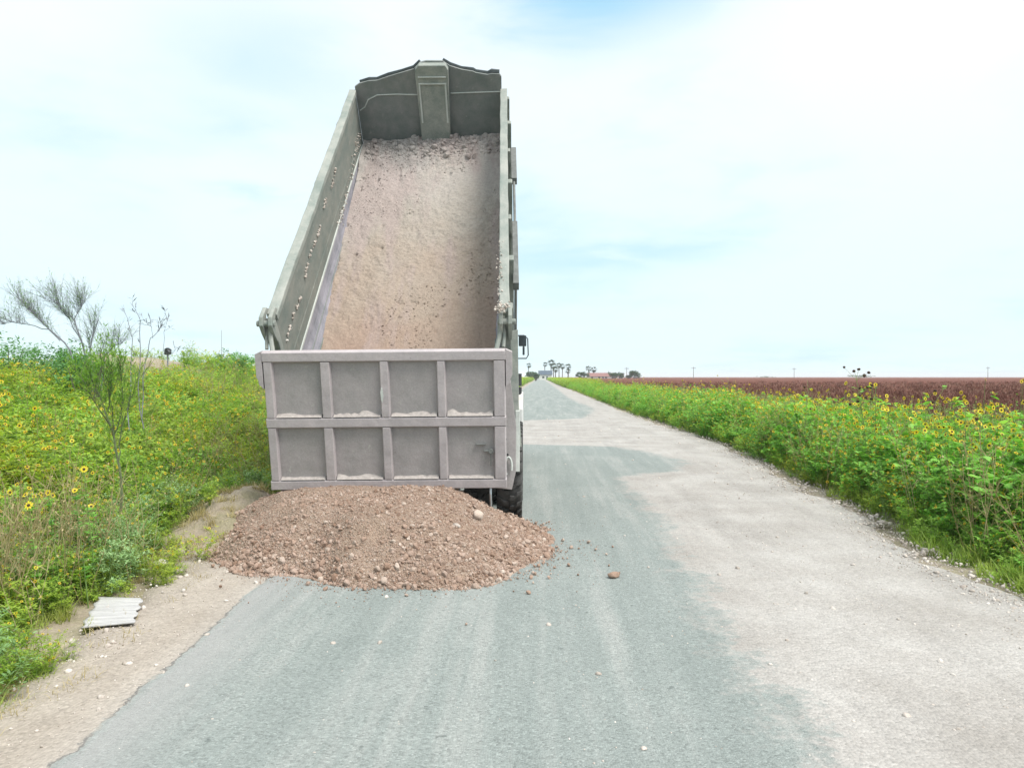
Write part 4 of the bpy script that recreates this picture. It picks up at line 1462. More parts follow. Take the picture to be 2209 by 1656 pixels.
# slump steps where the load broke away
T -= 0.05 * smooth(0, 0.06, (Sg - 2.6 - 0.35 * Xg - 0.3 * fbm(Xg * 2, Sg * 0.5, 3, 55))) * (1 - smooth(2.6, 3.6, Sg)) * smooth(0.1, 0.5, Xg)
T += 0.06 * smooth(4.85, 5.1, Sg + 0.15 * fbm(Xg * 3, Sg, 3, 56))
T = np.where(Sg < 0.02, 0.004, T)
edge = 1 - smooth(0.92, 1.11, np.abs(Xg))
lv, lf = grid_np(Xg, Sg, T)
v = lv
g = np.random.default_rng(60)
pos, rad = [], []
for i in range(9000):
    x = g.uniform(-1.05, 1.08); s_ = g.uniform(0.1, 5.55)
    if g.random() < 0.35:
        s_ = 5.55 - abs(g.normal(0, 0.30))
    top = s_ > 5.0
    keep = top or fbm(x * 1.3, s_ * 0.8, 3, 57) > 0.0
    if not keep:
        continue
    xi = int((x + 1.11) / 2.23 * (nx - 1)); si = int(np.clip(s_ / 5.58 * (ns - 1), 0, ns - 1))
    r_ = g.pareto(2.6) * 0.006 + 0.005
    r_ = min(r_, 0.045 if top else 0.018)
    if top: r_ *= 1.5
    pos.append((x, s_, T[si, xi] + r_ * 0.15)); rad.append(r_)
sv, sf = stones_mesh(pos, rad, 61)
V, L, Cn = join_np([(lv, lf), (sv, sf)])
load = np_mesh('gravel_load', V, L, Cn, [M['load']], smooth=False)
at = load.data.attributes.new('along', 'FLOAT', 'POINT')
at.data.foreach_set('value', np.clip(V[:, 1] / 5.58, 0, 1).astype(np.float32))
load.data.polygons.foreach_set('use_smooth', np.concatenate([np.ones(len(lf), bool), np.zeros(len(sf), bool)]))
load.matrix_world = BM
tag(load, 'pinkish tan caliche still packed inside the raised dump bed', 'gravel load')

# ------------------------------------------------------------------ gravel pile on the road
PX, PY, PH = -1.30, 7.30, 0.545


def pile_r(x, y):
    dx, dy = x - PX, y - PY
    an = np.arctan2(dy, dx)
    rx = np.where(dx < 0, 1.72, 1.66)
    ry = np.where(dy < 0, 1.62, 1.35)
    # skewed front: nearer on the left
    dyy = dy + 0.24 * dx * (dy < 0.4)
    rr = np.sqrt((dx / rx) ** 2 + (dyy / ry) ** 2)
    return rr / (1 + 0.05 * np.sin(an * 5 + 1) + 0.03 * np.sin(an * 11))


def pile_h(x, y):
    rr = pile_r(x, y)
    rr = rr + 0.05 * fbm(x * 2.5, y * 2.5, 4, 66)
    k = np.clip(1 - rr, 0, 1)
    h = PH * (1 - np.exp(-1.5 * k)) / (1 - math.exp(-1.5)) * 1.38
    h = h * (1 - 0.24 * smooth(0.45, 1.2, x - PX))
    h = np.where(h > 0.40, 0.40 + 0.11 * np.tanh((h - 0.40) / 0.16), h)
    h = h + 0.04 * fbm(x * 3.0, y * 3.0, 3, 67) * np.clip(k * 4, 0, 1) + 0.02 * fbm(x * 11, y * 11, 3, 68) * np.clip(k * 6, 0, 1)
    return np.where(k > 0, h + 0.02, -0.02)


gx = np.arange(-3.3, 0.7, 0.022); gy = np.arange(5.2, 9.0, 0.022)
Xg, Yg = np.meshgrid(gx, gy)
Hg = pile_h(Xg, Yg)
pv, pf = grid_np(Xg, Yg, Hg)
hf = Hg.ravel()
pf = pf[(hf[pf] > -0.01).any(axis=1)]
g = np.random.default_rng(70)
N1 = 95000
x = g.uniform(-3.2, 0.6, N1); y = g.uniform(5.3, 8.2, N1)
rr = pile_r(x, y)
fines = fbm(x * 1.5, y * 1.5, 3, 71)
rad = np.minimum(0.0036 + g.pareto(2.6, N1) * 0.0036, 0.025)
rad *= 1 + 0.5 * smooth(0.6, 1.0, rr)
keep = (rr < 1.03) & ((fines < 0.10) | (g.random(N1) < 0.45)) & ~((fines > 0.12) & (rad > 0.014) & (rr < 0.75))
x, y, rad = x[keep], y[keep], rad[keep]
z = np.maximum(pile_h(x, y), 0.02) + rad * 0.25
# spill beyond the toe
N2 = 2600
an = g.uniform(0, 6.283, N2); ex = 1.0 + np.abs(g.normal(0, 0.05, N2)) + (g.random(N2) < 0.2) * np.abs(g.normal(0, 0.16, N2))
sx = PX + np.cos(an) * np.where(np.cos(an) < 0, 1.72, 1.66) * ex
sy = PY + np.sin(an) * 1.62 * ex - 0.24 * (sx - PX) * (np.sin(an) < 0.2)
sr = np.minimum(0.0035 + g.pareto(2.4, N2) * 0.0035, 0.022)
ok = sy < 8.4
pos = np.concatenate([np.stack([x, y, z], 1), np.stack([sx, sy, 0.026 + sr * 0.5], 1)[ok]])
rads = np.concatenate([rad, sr[ok]])
sv, sf = stones_mesh(pos, rads, 72, 0.011)
V, L, Cn = join_np([(pv, pf), (sv, sf)])
pile = np_mesh('gravel_pile', V, L, Cn, [M['pile'], M['pilebase']], np.concatenate([np.ones(len(pf), int), np.zeros(len(sf), int)]))
pile.data.polygons.foreach_set('use_smooth', np.concatenate([np.ones(len(pf), bool), np.zeros(len(sf), bool)]))
tag(pile, 'heap of reddish tan caliche gravel dumped on the road under the tailgate', 'gravel pile')


def rock(px, py, d, r, label, mat, z=None, sq=0.7, seed=1):
    v, f = clod(r, 2, sq, seed)
    o = np_mesh('rock', v, f.ravel(), np.full(len(f), 3), [mat], smooth=False)
    p = P(px, py, d)
    o.location = (p.x, p.y, (0.024 + r * 0.4) if z is None else z)
    o.rotation_euler = (0, 0, random.uniform(0, 6))
    tag(o, label, 'rock')
    return o


p = P(1030, 1135, 6.75)
rock(1030, 1135, 6.75, 0.062, 'round earthy clod high on the right slope of the gravel pile', M['pile'], z=float(pile_h(p.x, p.y)) + 0.02, seed=11, sq=0.9)
p = P(985, 1192, 6.35)
rock(985, 1192, 6.35, 0.042, 'pale white stone low on the front of the gravel pile', M['pebble'], z=float(pile_h(p.x, p.y)) + 0.015, seed=12, sq=0.6)
rock(1325, 1252, 5.9, 0.052, 'lone reddish stone lying on the asphalt right of the gravel pile', M['pile'], seed=13, sq=0.5)
rock(350, 1224, 6.3, 0.085, 'pale grey stone on the dirt left of the gravel pile', M['pebble'], seed=14, sq=0.5, z=0.03)
rock(1905, 1133, 8.1, 0.07, 'flat grey stone at the gravel edge under the right hand plants', M['pebble'], seed=15, sq=0.4, z=0.03)

# ------------------------------------------------------------------ loose gravel on the road and shoulders
c_peb = bpy.data.collections.new('pebble_source')
for i in range(6):
    v, f = clod(1.0, 1, 0.6 + 0.05 * i, 400 + i)
    c_peb.objects.link(np_mesh('pebble_%d' % i, v, f.ravel(), np.full(len(f), 3), [M['pebble']], link=False))


def road_z(x, y):
    return np.full_like(x, 0.024)


def peb_dens(u, y):
    r = np.interp(y, GY, GR); l = np.interp(y, GY, GL)
    ar = np.interp(y, RY, RR); al = np.interp(y, LY, LL)
    e = np.exp(-((u - r + 0.12) / 0.30) ** 2) * 1.0 + np.exp(-((u - l - 0.15) / 0.25) ** 2) * 0.35
    mid = np.where((u > ar + 0.2) | (u < al), 0.10, 0.02)
    return np.clip(e + mid, 0, 1) * (0.4 + 0.6 * (fbm(u * 2, y * 2, 3, 95) > -0.05))


do_scatter('gravel', c_peb, 6, 90000, lambda y: np.interp(y, GY, GL), lambda y: np.interp(y, GY, GR) + 0.35, 2.6, 34, peb_dens,
           lambda u, y, r: np.minimum(0.0028 + r.pareto(2.6, len(u)) * 0.0032, 0.020) * (1 + 0.03 * y), 96, 'loose pale gravel strewn along the road shoulders', 'gravel', zfun=road_z, tilt=0.5)

do_scatter('gravel', c_peb, 6, 5200, lambda y: np.interp(y, GY, GR) - 0.45, lambda y: np.interp(y, GY, GR) + 0.3, 3.5, 26,
           lambda u, y: np.exp(-((u - np.interp(y, GY, GR)) / 0.22) ** 2) * (0.3 + 0.7 * (fbm(u, y, 3, 97) > -0.1)),
           lambda u, y, r: np.minimum(0.007 + r.pareto(2.6, len(u)) * 0.006, 0.035), 98, 'coarse pale rubble banked along the foot of the right verge', 'rubble',
           zfun=lambda x, y: np.full_like(x, 0.02), tilt=0.6)

# ------------------------------------------------------------------ weathered board on the left shoulder
cs = [P(172, 1366, 4.70), P(285, 1360, 4.74), P(305, 1299, 5.33), P(212, 1296, 5.36)]
n1, n2 = 14, 50
Xg = np.zeros((n2, n1)); Yg = Xg.copy(); Zg = Xg.copy()
for jx in range(n2):
    for ix in range(n1):
        a, c = ix / (n1 - 1), jx / (n2 - 1)
        q = (cs[0] * (1 - a) + cs[1] * a) * (1 - c) + (cs[3] * (1 - a) + cs[2] * a) * c
        w_ = 0.012 * math.sin(c * 2 * math.pi * 7)
        Xg[jx, ix] = q.x + (0.012 * math.sin(c * 23 + ix) if ix in (0, n1 - 1) else 0); Yg[jx, ix] = q.y
        Zg[jx, ix] = 0.030 + w_ * 0.12 + 0.02 * a * (1 - c)
board = grid_mesh('board', Xg, Yg, Zg, [M['board']])
sol = board.modifiers.new('thick', 'SOLIDIFY'); sol.thickness = 0.008
tag(board, 'weathered whitish corrugated sheet lying on the dirt beside the left weeds', 'board')

# ------------------------------------------------------------------ wild sunflowers
SFM = [M['sunleaf'], M['stem'], M['petal'], M['disc']]


def sunflower(H, nh, label, group=None, leaf=(0.082, 0.062), nleaf=30, heads=None, facing=(0, -1, 0.5), r=0.034, bare=0.0, seeds=0):
    root = empty('sunflower_plant')
    tag(root, label, 'sunflower', group)
    st = LeafB(); lf = LeafB()
    main = curve(Vector((0, 0, -0.05)), Vector((random.uniform(-.12, .12), random.uniform(-.12, .12), 1)), H, 8, 0.06)
    st.stem(main, 0.008, 0.004, 0)
    ends = [main]
    for k in range(nh + 2):
        i = random.randint(3, 7)
        a = random.uniform(0, 6.283)
        br = curve(main[i], Vector((math.cos(a), math.sin(a), 0.9)), H * random.uniform(0.18, 0.38) * (0.55 if seeds > 5 else 1), 4, 0.15, 0.08)
        st.stem(br, 0.004, 0.002, 0)
        ends.append(br)
    for k in range(nleaf):
        br = random.choice(ends) if random.random() < 0.5 else main
        seg = (bare + (1 - bare) * random.random() ** 0.8) * (len(br) - 1) * 0.97
        i0 = int(seg); p = br[i0].lerp(br[i0 + 1], seg - i0)
        a = random.uniform(0, 6.283)
        d = Vector((math.cos(a), math.sin(a), random.uniform(0.0, 0.7)))
        sc_ = random.uniform(0.55, 1.15)
        pet = p + d.normalized() * 0.04
        st.stem([p, pet], 0.002, 0.0015, 0)
        lf.leaf(pet, d, Vector((0, 0, 1)) + rv(0.25), leaf[0] * sc_, leaf[1] * sc_, 0, 'heart')
    st.obj('stem', [M['stem']], parent=root)
    lf.obj('foliage', [M['sunleaf']], parent=root)
    for k in range(seeds):
        br = curve(main[random.choice((6, 7, 8))], Vector((random.uniform(-1, 1), random.uniform(-1, 1), 0.85)), random.uniform(0.10, 0.34), 3, 0.15)
        sb = LeafB(); sb.stem(br, 0.003, 0.002, 0)
        so = sb.obj('seed_stalk', [M['stem']], parent=root)
        c_, f_ = clod(0.024, 1, 0.8, 500 + k)
        so2 = np_mesh('seed_head', c_ + np.array(br[-1]), f_.ravel(), np.full(len(f_), 3), [M['disc']], smooth=True)
        so2.parent = so
    random.shuffle(ends)
    for k in range(nh):
        tip = ends[k % len(ends)][-1]
        nrm = (Vector(facing) + rv(0.9)).normalized()
        hb_ = LeafB(); rr = r * random.uniform(0.8, 1.15)
        hb_.flower(Vector((0, 0, 0)), nrm, rr, 0, 0, n=14, disc=False)
        ho = hb_.obj('flower_head', [M['petal']], parent=root)
        ho.location = tip
        db = LeafB(); db.disc(Vector((0, 0, 0)), nrm, rr, 0)
        db.obj('disc', [M['disc']], parent=ho)
    return root


protos = [sunflower(random.uniform(0.95, 1.25), n, 'wild sunflower among the many along the right verge', 'wild sunflowers along the right verge', nleaf=26, facing=(-.3, -1, .5)) for n in (2, 3, 3, 4, 4, 5, 3)]
g = np.random.default_rng(120)
spots = []
tries = 0
while len(spots) < 165 and tries < 20000:
    tries += 1
    y = 5.2 * (38 / 5.2) ** g.random()
    u = g.uniform(float(np.interp(y, GY, GR)) + 0.8, 6.6)
    if y < 7.2 and u > 4.6 and g.random() < 0.3:
        continue
    if all((u - a) ** 2 + (y - c) ** 2 > 0.09 for a, c in spots):
        spots.append((u, y))
for i, (u, y) in enumerate(spots):
    o = protos[i] if i < len(protos) else copy_tree(protos[i % len(protos)])
    x = u + ROAD_DIR * y
    o.location = (x, y, float(ground_h(x, y)))
    o.rotation_euler = (g.normal(0, .07), g.normal(0, .07), g.uniform(-1.1, 1.1))
    s = g.uniform(0.85, 1.12)
    o.scale = (s, s, s)
# left bank: smaller, mostly yellow specks further up
protos = [sunflower(random.uniform(0.6, 0.85), n, 'small wild sunflower scattered over the left bank', 'wild sunflowers on the left bank', nleaf=14, leaf=(0.07, 0.05), r=0.027, facing=(.4, -1, .5)) for n in (2, 3, 4, 5)]
spots = []
tries = 0
while len(spots) < 60 and tries < 20000:
    tries += 1
    y = 8.0 * (26 / 8.0) ** g.random()
    u = g.uniform(-10.5, -4.0)
    x = u + ROAD_DIR * y
    if fbm(x * 0.4, y * 0.3, 2, 130) < -0.05 or math.hypot(x + 11, y - 22.5) < 2.5:
        continue
    spots.append((u, y))
for i, (u, y) in enumerate(spots):
    o = protos[i] if i < len(protos) else copy_tree(protos[i % len(protos)])
    x = u + ROAD_DIR * y
    o.location = (x, y, float(ground_h(x, y)))
    o.rotation_euler = (0, 0, g.uniform(-1.2, 1.2))
    s = g.uniform(0.85, 1.15)
    o.scale = (s, s, s)


def place_tip(o, tipz, x, y):
    """scale a plant so its crown reaches the measured height"""
    o.location = (x, y, float(ground_h(x, y)))


for (px, py, d, h, nh, lab, br) in [
    (1878, 795, 10.2, 1.70, 12, 'tallest wild sunflower, its dark seed heads standing against the sky above the brown field', 0.35),
    (1895, 792, 10.0, 1.62, 3, 'thin wild sunflower leaning up beside the tallest one on the right', 0.5),
    (1992, 818, 9.4, 1.45, 4, 'tall sparse wild sunflower in front of the brown field right of the tallest one', 0.4),
    (1732, 828, 13.0, 1.45, 3, 'tall wild sunflower left of the tallest one against the brown field', 0.3),
    (2105, 850, 8.2, 1.32, 3, 'sparse tall wild sunflower near the right edge against the brown field', 0.4)]:
    o = sunflower(h, nh, lab, nleaf=22 + nh, bare=br, r=0.030, facing=(-.2, -1, .2), seeds=14 if nh > 10 else 2)
    q = P(px, py, d)
    o.location = (q.x, d, float(ground_h(q.x, d)))
for (px, py, d, lab) in [
    (180, 1012, 5.4, 'wild sunflower with one large yellow bloom lowest before the bare sapling on the left'),
    (102, 1063, 5.1, 'wild sunflower with a broad open bloom near the left edge of the weeds'),
    (160, 1058, 5.2, 'wild sunflower with a half open bloom just right of the broad open one'),
    (60, 1090, 4.9, 'leftmost wild sunflower with two ragged blooms in the near weeds'),
    (195, 1092, 5.7, 'wild sunflower with a greenish drooping bloom above the near weeds')]:
    q = P(px, py, d)
    gz = float(ground_h(q.x, d))
    random.seed(int(px))
    H = q.z - gz
    root = empty('sunflower_plant', (q.x, d, gz)); tag(root, lab, 'sunflower')
    st = LeafB(); lf = LeafB()
    path = [Vector((0.05, 0.08, -0.05)), Vector((0.03, 0.05, H * 0.4)), Vector((0.01, 0.02, H * 0.75)), Vector((0, 0, H))]
    st.stem(path, 0.006, 0.003, 0)
    for k in range(20):
        t = random.uniform(0.2, 0.95) * 3
        i0 = min(int(t), 2); pp = path[i0].lerp(path[i0 + 1], t - i0)
        a = random.uniform(0, 6.28)
        lf.leaf(pp, Vector((math.cos(a), math.sin(a), 0.4)), Vector((0, 0, 1)), random.uniform(.035, .065), random.uniform(.02, .045), 0, 'heart')
    st.obj('stem', [M['stem']], parent=root); lf.obj('foliage', [M['sunleaf']], parent=root)
    for k in range(2 if px == 60 else 1):
        nrm = (Vector((0.5, -0.8, 0.6)) + rv(0.9)).normalized()
        fr_ = random.uniform(0.022, 0.037)
        hb_ = LeafB(); hb_.flower(Vector((0, 0, 0)), nrm, fr_, 0, 0, n=random.choice((9, 11, 14)), disc=False)
        ho = hb_.obj('flower_head', [M['petal']], parent=root); ho.location = path[-1] + Vector((-0.02 * k, 0, 0.07 * k))
        db = LeafB(); db.disc(Vector((0, 0, 0)), nrm, fr_ * .9, 0); db.obj('disc', [M['disc']], parent=ho)
random.seed(99)

# ------------------------------------------------------------------ shrubs of the left bank
def branchy(name, limbs, base, label, cat, tw_n, tw_L, tw_r, leafn, leafmat, twigmat, depth=0.5, r0=0.012, lean=(-0.3, 0, 0.6), leafL=0.05, leafW=0.012, leafpart='foliage', split=0):
    """limbs: measured polylines (world points); twigs and fine leaves grow from them"""
    root = empty(name, base)
    tag(root, label, cat)
    B = Vector(base)
    st = MB(); lf = LeafB()
    for li, limb in enumerate(limbs):
        rl = r0 if li == 0 or (Vector(limb[0]) - Vector(limbs[0][0])).length < 0.35 else r0 * 0.5
        pts = [Vector(p) - B for p in limb]
        off = random.uniform(-depth, depth) if rl == r0 else 0
        pts = [p + Vector((0, off * (i / (len(pts) - 1)), 0)) for i, p in enumerate(pts)]
        dense = []
        for a, c in zip(pts[:-1], pts[1:]):
            for t in (0, .33, .66):
                dense.append(a.lerp(c, t) + rv(0.012 * (a - c).length / 0.3))
        dense.append(pts[-1])
        st.tube(dense, [rl * (1 - 0.8 * i / (len(dense) - 1)) for i in range(len(dense))], 5, cap=False)
        for k in range(tw_n):
            t = random.uniform(0.25, 1.0) * (len(dense) - 1)
            i0 = min(int(t), len(dense) - 2)
            p = dense[i0].lerp(dense[i0 + 1], t - i0)
            d = (Vector(lean) + rv(0.75) + (dense[i0 + 1] - dense[i0]).normalized() * 0.5)
            tw = curve(p, d, tw_L * random.uniform(0.4, 1.1), 4, 0.16, 0.05)
            st.tube(tw, [tw_r, tw_r * .8, tw_r * .6, tw_r * .45, tw_r * .3], 3, cap=False)
            for q in range(split):
                t2 = random.randint(1, 3)
                tw2 = curve(tw[t2], d + rv(0.8), tw_L * random.uniform(0.2, 0.5), 3, 0.2)
                st.tube(tw2, [tw_r * .6, tw_r * .5, tw_r * .4, tw_r * .3], 3, cap=False)
            for q in range(leafn):
                t2 = random.uniform(0.3, 1) * 4
                j0 = min(int(t2), 3)
                pp = tw[j0].lerp(tw[j0 + 1], t2 - j0)
                lf.leaf(pp, (tw[j0 + 1] - tw[j0]).normalized() + rv(0.8), Vector((0, 0, 1)) + rv(.5), leafL * random.uniform(.6, 1.3), leafW, 0, 'lance')
    st.build('branches', twigmat, root)
    if lf.v:
        lf.obj(leafpart, [leafmat], parent=root)
    return root


D = 6.6
q = P(262, 1060, D)
base = (q.x, D, float(ground_h(q.x, D)))
PL = lambda pts, d: [P(a, c, d) for a, c in pts]
limbs = [PL(l, D) for l in [
    [(262, 1100), (258, 1010), (245, 940), (232, 890), (205, 830), (180, 770)],
    [(245, 940), (215, 885), (190, 840), (160, 795)],
    [(258, 1010), (256, 960), (270, 900), (285, 850), (300, 800)],
    [(245, 940), (262, 880), (262, 820), (255, 770)],
    [(245, 940), (240, 880), (225, 820), (215, 755)],
    [(230, 890), (240, 840), (238, 790)]]]
branchy('sapling', limbs, base, 'slender dark stemmed sapling with wispy green leaves rising from the left weeds', 'sapling',
        36, 0.32, 0.0022, 9, M['weed'], M['twiggreen'], 0.15, 0.013, (0, 0, 0.8), 0.045, 0.009)
D = 9.0
q = P(300, 850, D)
base = (q.x, D, float(ground_h(q.x, D)))
limbs = [PL(l, D) for l in [
    [(278, 930), (280, 800), (280, 730), (266, 685), (256, 655)],
    [(310, 930), (303, 780), (303, 690), (292, 668), (280, 652)],
    [(308, 900), (318, 770), (330, 730), (350, 712), (363, 682)],
    [(330, 730), (328, 705), (318, 700)], [(352, 760), (354, 715), (362, 690)], [(375, 735), (378, 755), (365, 775)]]]
branchy('bare_shrub', limbs, base, 'nearly leafless shrub with thin upright twigs and drooping pods against the sky', 'shrub',
        6, 0.16, 0.0028, 3, M['twig'], M['twig'], 0.15, 0.0065, (0, 0, 0.4), 0.07, 0.012, 'seed_pods')
D = 13.0
q = P(185, 800, D)
base = (q.x, D, float(ground_h(q.x, D)))
limbs = [PL(l, D) for l in [
    [(200, 860), (150, 755), (105, 710), (70, 680), (45, 655), (28, 640)],
    [(200, 860), (178, 740), (160, 690), (130, 660), (95, 642)],
    [(105, 712), (60, 700), (25, 695), (5, 700)],
    [(200, 860), (195, 760), (205, 715), (215, 690)],
    [(178, 740), (150, 690), (128, 660), (120, 632)],
    [(215, 860), (225, 770), (245, 745), (262, 740)],
    [(130, 735), (95, 700), (72, 672), (60, 668)],
    [(160, 690), (175, 665), (185, 650)]]]
branchy('mesquite_tree', limbs, base, 'feathery grey twigged tree leaning left against the sky at the far left', 'tree',
        60, 0.50, 0.0028, 4, M['weedb'], M['twig'], 0.15, 0.018, (-0.45, 0, 0.85), 0.05, 0.010, 'foliage', 3)


def leaf_cloud(name, loc, blobs, n, L, W, mat, label, cat, stems=6, group=None, trunk_r=0.03, kind='lance', barkm=None):
    root = empty(name, loc)
    tag(root, label, cat, group)
    lf = LeafB(); st = MB()
    tot = sum(b_[3] * b_[4] * b_[5] for b_ in blobs)
    for (cx, cy, cz, rx, ry, rz) in blobs:
        m = int(n * rx * ry * rz / tot)
        nc = max(6, m // 26)
        cl = []
        for i in range(nc):
            d = rv(1).normalized() * (random.random() ** 0.45)
            cl.append(Vector((cx + d.x * rx, cy + d.y * ry, cz + d.z * rz)))
        for i in range(m):
            c_ = random.choice(cl)
            p = c_ + rv(1) * min(rx, rz) * 0.24
            dd = rv(1); dd.z = abs(dd.z) * 0.6
            lf.leaf(p, dd, Vector((0, 0, 1)) + rv(.8), L * random.uniform(.6, 1.3), W * random.uniform(.7, 1.2), 0, kind)
        for i in range(stems):
            c_ = random.choice(cl)
            st.tube(curve(Vector((random.uniform(-.1, .1) * rx, 0, -0.05)), c_, c_.length, 4, 0.1), [trunk_r, trunk_r * .8, trunk_r * .6, trunk_r * .4, trunk_r * .2], 5, cap=False)
    lf.obj('crown', [mat], parent=root)
    st.build('trunk', barkm or M['bark'], root)
    return root


def bush_at(px, d, ztop, r, label, n=2600, mat='bushleaf', L=0.07, name='bush'):
    x = (px - 1104.5) * d / 1600
    gz = float(ground_h(x, d))
    h = ztop - gz
    blobs = [(random.uniform(-.4, .4) * r, random.uniform(-.3, .3) * r, h * random.uniform(0.45, 0.68), r * random.uniform(.5, .8), r * .6, h * random.uniform(.28, .36)) for _ in range(4)]
    return leaf_cloud(name, (x, d, gz), blobs, n, L, L * 0.4, M[mat], label, 'bush', 4, None, 0.02)


Z = lambda py, d: EYE + (813 - py) * d / 1600
bush_at(18, 13.5, Z(722, 13.5), 0.75, 'rounded green bush at the far left edge')
bush_at(95, 14.5, Z(728, 14.5), 0.9, 'green bush under the feathery leaning tree', 3200)
bush_at(155, 12.5, Z(735, 12.5), 0.55, 'pale green bush below the trunk of the feathery tree', 2600)
bush_at(192, 11.8, Z(728, 11.8), 0.34, 'small bright green bush beside the slender sapling', 1800, 'weed', 0.05)
bush_at(235, 15, Z(748, 15), 0.5, 'low grey green bush at the left foot of the dirt mound', 1500, 'weedb', 0.05)
bush_at(478, 26, Z(752, 26), 0.8, 'loose bush on the bank crest left of the dump truck', 1500, 'bushleaf', 0.09)
bush_at(525, 24, Z(757, 24), 0.8, 'dark green bush on the bank close to the dump truck', 2200, 'bushleaf', 0.09)
bush_at(420, 27, Z(766, 27), 0.8, 'low scrubby bush right of the dirt mound', 1500, 'weedb', 0.09)
# small dark box on a post by the mound, and a thin pole
x, d = (362 - 1104.5) * 19 / 1600, 19
gz = float(ground_h(x, d))
sg = empty('feeder_box', (x, d, gz)); tag(sg, 'small dark box on a post beside the bare dirt mound', 'box on post')
b = MB(); b.tube([(0, 0, -0.1), (0, 0, Z(765, d) - gz)], 0.02, 8); b.build('post', M['twig'], sg)
b = MB(); zz = Z(765, d) - gz
b.prism([(-0.07, zz), (0.06, zz), (0.08, zz + 0.13), (0.01, zz + 0.18), (-0.06, zz + 0.15)], -0.06, 0.06, 'y'); b.build('box', M['black'], sg, 0.01)


def pole(px, d, top, label, r=0.12, wires=True):
    x = (px - 1104.5) * d / 1600
    rt = empty('utility_pole', (x, d, 0)); tag(rt, label, 'utility pole')
    h = EYE + (813 - top) * d / 1600
    b = MB(); b.tube([(0, 0, -0.2), (0, 0, h)], [r, r * 0.7], 8); b.build('pole', M['bark'], rt)
    if wires:
        b = MB(); b.box(-0.9, 0.9, -0.06, 0.06, h - 0.6, h - 0.45); b.build('cross_arm', M['bark'], rt)
    return rt


pole(478, 120, 712, 'thin distant pole rising over the left bank', 0.04, False)
pole(1352, 300, 792, 'distant utility pole beside the red roofed building', 0.12)
pole(1496, 300, 791, 'distant utility pole right of the teal tree', 0.12)
pole(1713, 340, 793, 'distant utility pole over the middle of the brown field', 0.12)
pole(2131, 340, 791, 'rightmost distant utility pole over the brown field', 0.12)

# ------------------------------------------------------------------ far trees, palms, houses
def palm(px, top, d, label, r=1.7):
    x = (px - 1104.5) * d / 1600
    h = EYE + (813 - top) * d / 1600 - r * 0.8
    rt = empty('palm_tree', (x, d, 0)); tag(rt, label, 'palm tree')
    b = MB(); b.tube(curve(Vector((0, 0, -0.2)), Vector((random.uniform(-.03, .03), 0, 1)), h, 5, 0.02), [0.35, .3, .27, .25, .24, .22], 8)
    b.build('trunk', M['bark'], rt)
    lf = LeafB()
    for k in range(46):
        dv = rv(1).normalized()
        dv.z = dv.z * 0.9 + 0.15
        c_ = Vector((0, 0, h)) + dv * r * 0.15
        side = dv.cross(Vector((0, 0, 1))).normalized() if abs(dv.z) < .98 else Vector((1, 0, 0))
        for q in range(9):
            f_ = (q - 4) / 4.0
            d2 = (dv + side * f_ * 0.75).normalized()
            lf.leaf(c_ + dv * r * 0.35, d2, Vector((0, 0, 1)), r * random.uniform(.55, .8), 0.16, 0, 'lance')
    # dead skirt
    for k in range(40):
        a = random.uniform(0, 6.28)
        lf.leaf(Vector((0, 0, h - random.uniform(0, r * .5))), Vector((math.cos(a) * .6, math.sin(a) * .6, -1)), Vector((0, 0, 1)), r * .7, 0.2, 0, 'lance')
    lf.obj('crown', [M['palmleaf']], parent=rt)
    return rt


random.seed(31)
palm(1141, 784, 460, 'lone short palm nearest the truck mirror on the horizon', 1.6)
palm(1176, 782, 450, 'slim palm above the dark roofed building', 1.5)
palm(1189, 777, 430, 'tallest palm in the horizon group by the dark roof', 2.1)
palm(1194, 784, 440, 'bushy palm directly right of the tallest palm', 2.1)
palm(1198, 791, 430, 'low thick palm at the foot of the tall horizon palms', 1.9)
palm(1206, 783, 470, 'left palm of the middle pair on the horizon', 1.8)
palm(1213, 785, 470, 'right palm of the middle pair on the horizon', 1.9)
palm(1226, 785, 420, 'double crowned palm right of the middle pair', 1.7)
palm(1225, 796, 410, 'stubby palm under the double crowned one', 1.5)
palm(1270, 790, 440, 'left of the two palms behind the red roof', 1.8)
palm(1281, 792, 440, 'right of the two palms behind the red roof', 1.8)


def tree(px, top, d, r, label, n=1500, mat='fartree'):
    x = (px - 1104.5) * d / 1600
    h = EYE + (813 - top) * d / 1600
    blobs = [(random.uniform(-.5, .5) * r, 0, h * random.uniform(.5, .72), r * random.uniform(.4, .62), r * .5, h * random.uniform(.22, .3)) for _ in range(5)]
    return leaf_cloud('tree', (x, d, 0), blobs, n, 0.75, 0.4, M[mat], label, 'tree', 3, None, 0.16)


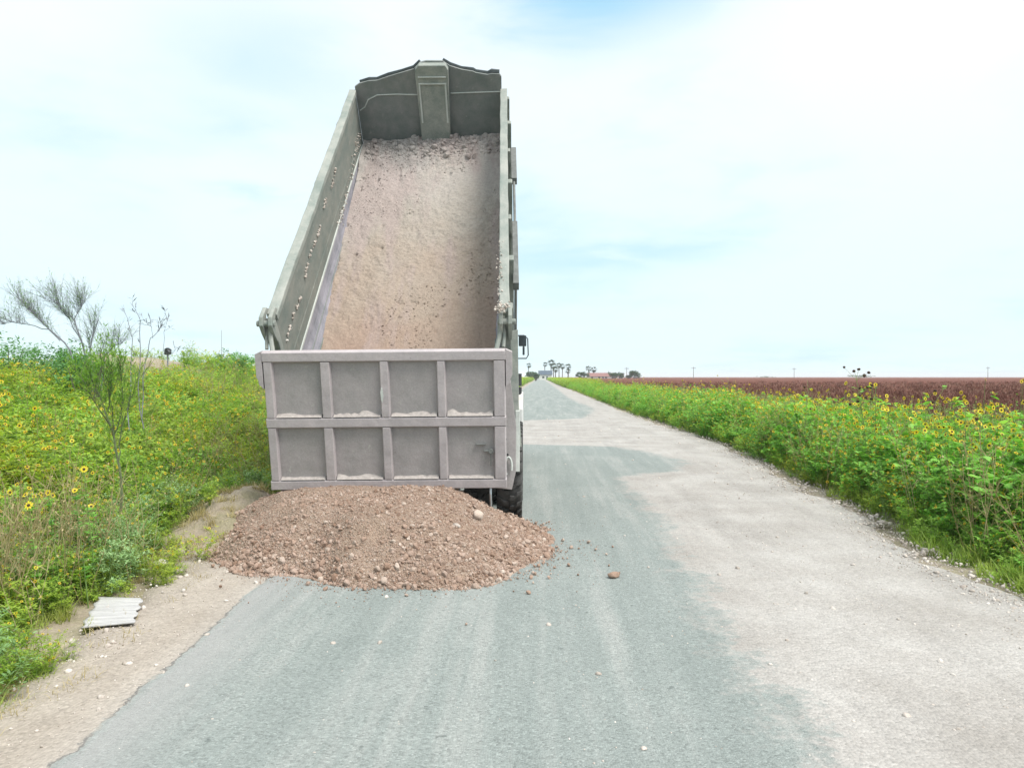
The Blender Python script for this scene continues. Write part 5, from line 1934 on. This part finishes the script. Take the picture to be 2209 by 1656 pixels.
tree(1146, 800, 330, 3.2, 'dark rounded tree left of the road end', 1500)
tree(1155, 806, 300, 1.6, 'low dark bush hugging the road end', 700)
tree(1324, 801, 400, 4.2, 'dark tree in front of the right end of the red roof', 1500)
tree(1341, 804, 430, 3.0, 'purplish tree at the right end of the red roof', 900)
tree(1371, 799, 400, 4.5, 'teal rounded tree standing alone right of the red roof', 1600)
tree(1358, 809, 400, 2.0, 'small bush left of the lone teal tree', 500)
tree(1257, 801, 420, 4.5, 'pale tree at the left end of the red roof', 1300)
tree(1850, 808, 900, 24, 'low dark grove on the horizon beyond the brown field', 2600)
tree(1655, 811, 1000, 18, 'faint low thicket on the horizon over the brown field', 900)
M['redroof'] = simple_mat('red_roof', (0.24, 0.12, 0.11), 0.8, 0, 0.15, 0.5)
M['blueroof'] = simple_mat('blue_roof', (0.05, 0.08, 0.12), 0.7, 0, 0.15, 0.5)
M['wall'] = simple_mat('pale_wall', (0.62, 0.62, 0.58), 0.9, 0, 0.08, 0.5)


def house(x0, x1, eave, ridge, d, label, roofm, depth=9):
    a = (x0 - 1104.5) * d / 1600; c = (x1 - 1104.5) * d / 1600
    L_ = c - a
    rt = empty('house', ((a + c) / 2, d, 0)); tag(rt, label, 'house')
    ze = EYE + (813 - eave) * d / 1600; zr = EYE + (813 - ridge) * d / 1600
    b = MB(); b.box(-L_ / 2 + .4, L_ / 2 - .4, 0.4, depth - .4, -0.2, ze); b.build('wall', M['wall'], rt)
    b = MB(); b.prism([(0, ze), (depth, ze), (depth / 2 + 1, zr), (depth / 2 - 1, zr)], -L_ / 2, L_ / 2, 'x'); b.build('roof', roofm, rt)
    for k in range(int(L_ / 4)):
        xk = -L_ / 2 + 2 + k * 4
        b = MB(); b.box(xk, xk + 1.2, 0.36, 0.41, 0.9, min(2.0, ze - .2)); b.build('window', M['glass'], rt)
    b = MB(); b.box(0.3, 1.3, 0.35, 0.41, 0, min(2.1, ze - .1)); b.build('door', M['blueroof'], rt)
    return rt


house(1268, 1328, 812.0, 804, 430, 'long low house with a faded red roof on the horizon', M['redroof'])
house(1162, 1192, 808.5, 799, 410, 'pale house with a dark blue roof under the palms', M['blueroof'])
house(1328, 1347, 812.0, 806, 450, 'small outbuilding with a faded red roof right of the long house', M['redroof'])

# ------------------------------------------------------------------ the air itself
hz = MB(); hz.box(-3950, 3950, -80, 4150, -1.6, 17)
hm = bpy.data.materials.new('haze'); hm.use_nodes = True
hn = hm.node_tree; hn.nodes.clear()
ho_ = N(hn, 'ShaderNodeOutputMaterial'); pv_ = N(hn, 'ShaderNodeVolumePrincipled')
pv_.inputs['Color'].default_value = (0.93, 0.97, 1.0, 1); pv_.inputs['Density'].default_value = 0.00032
link(hn, pv_.outputs[0], ho_.inputs['Volume'])
haze = hz.build('haze', hm); tag(haze, kind='stuff')
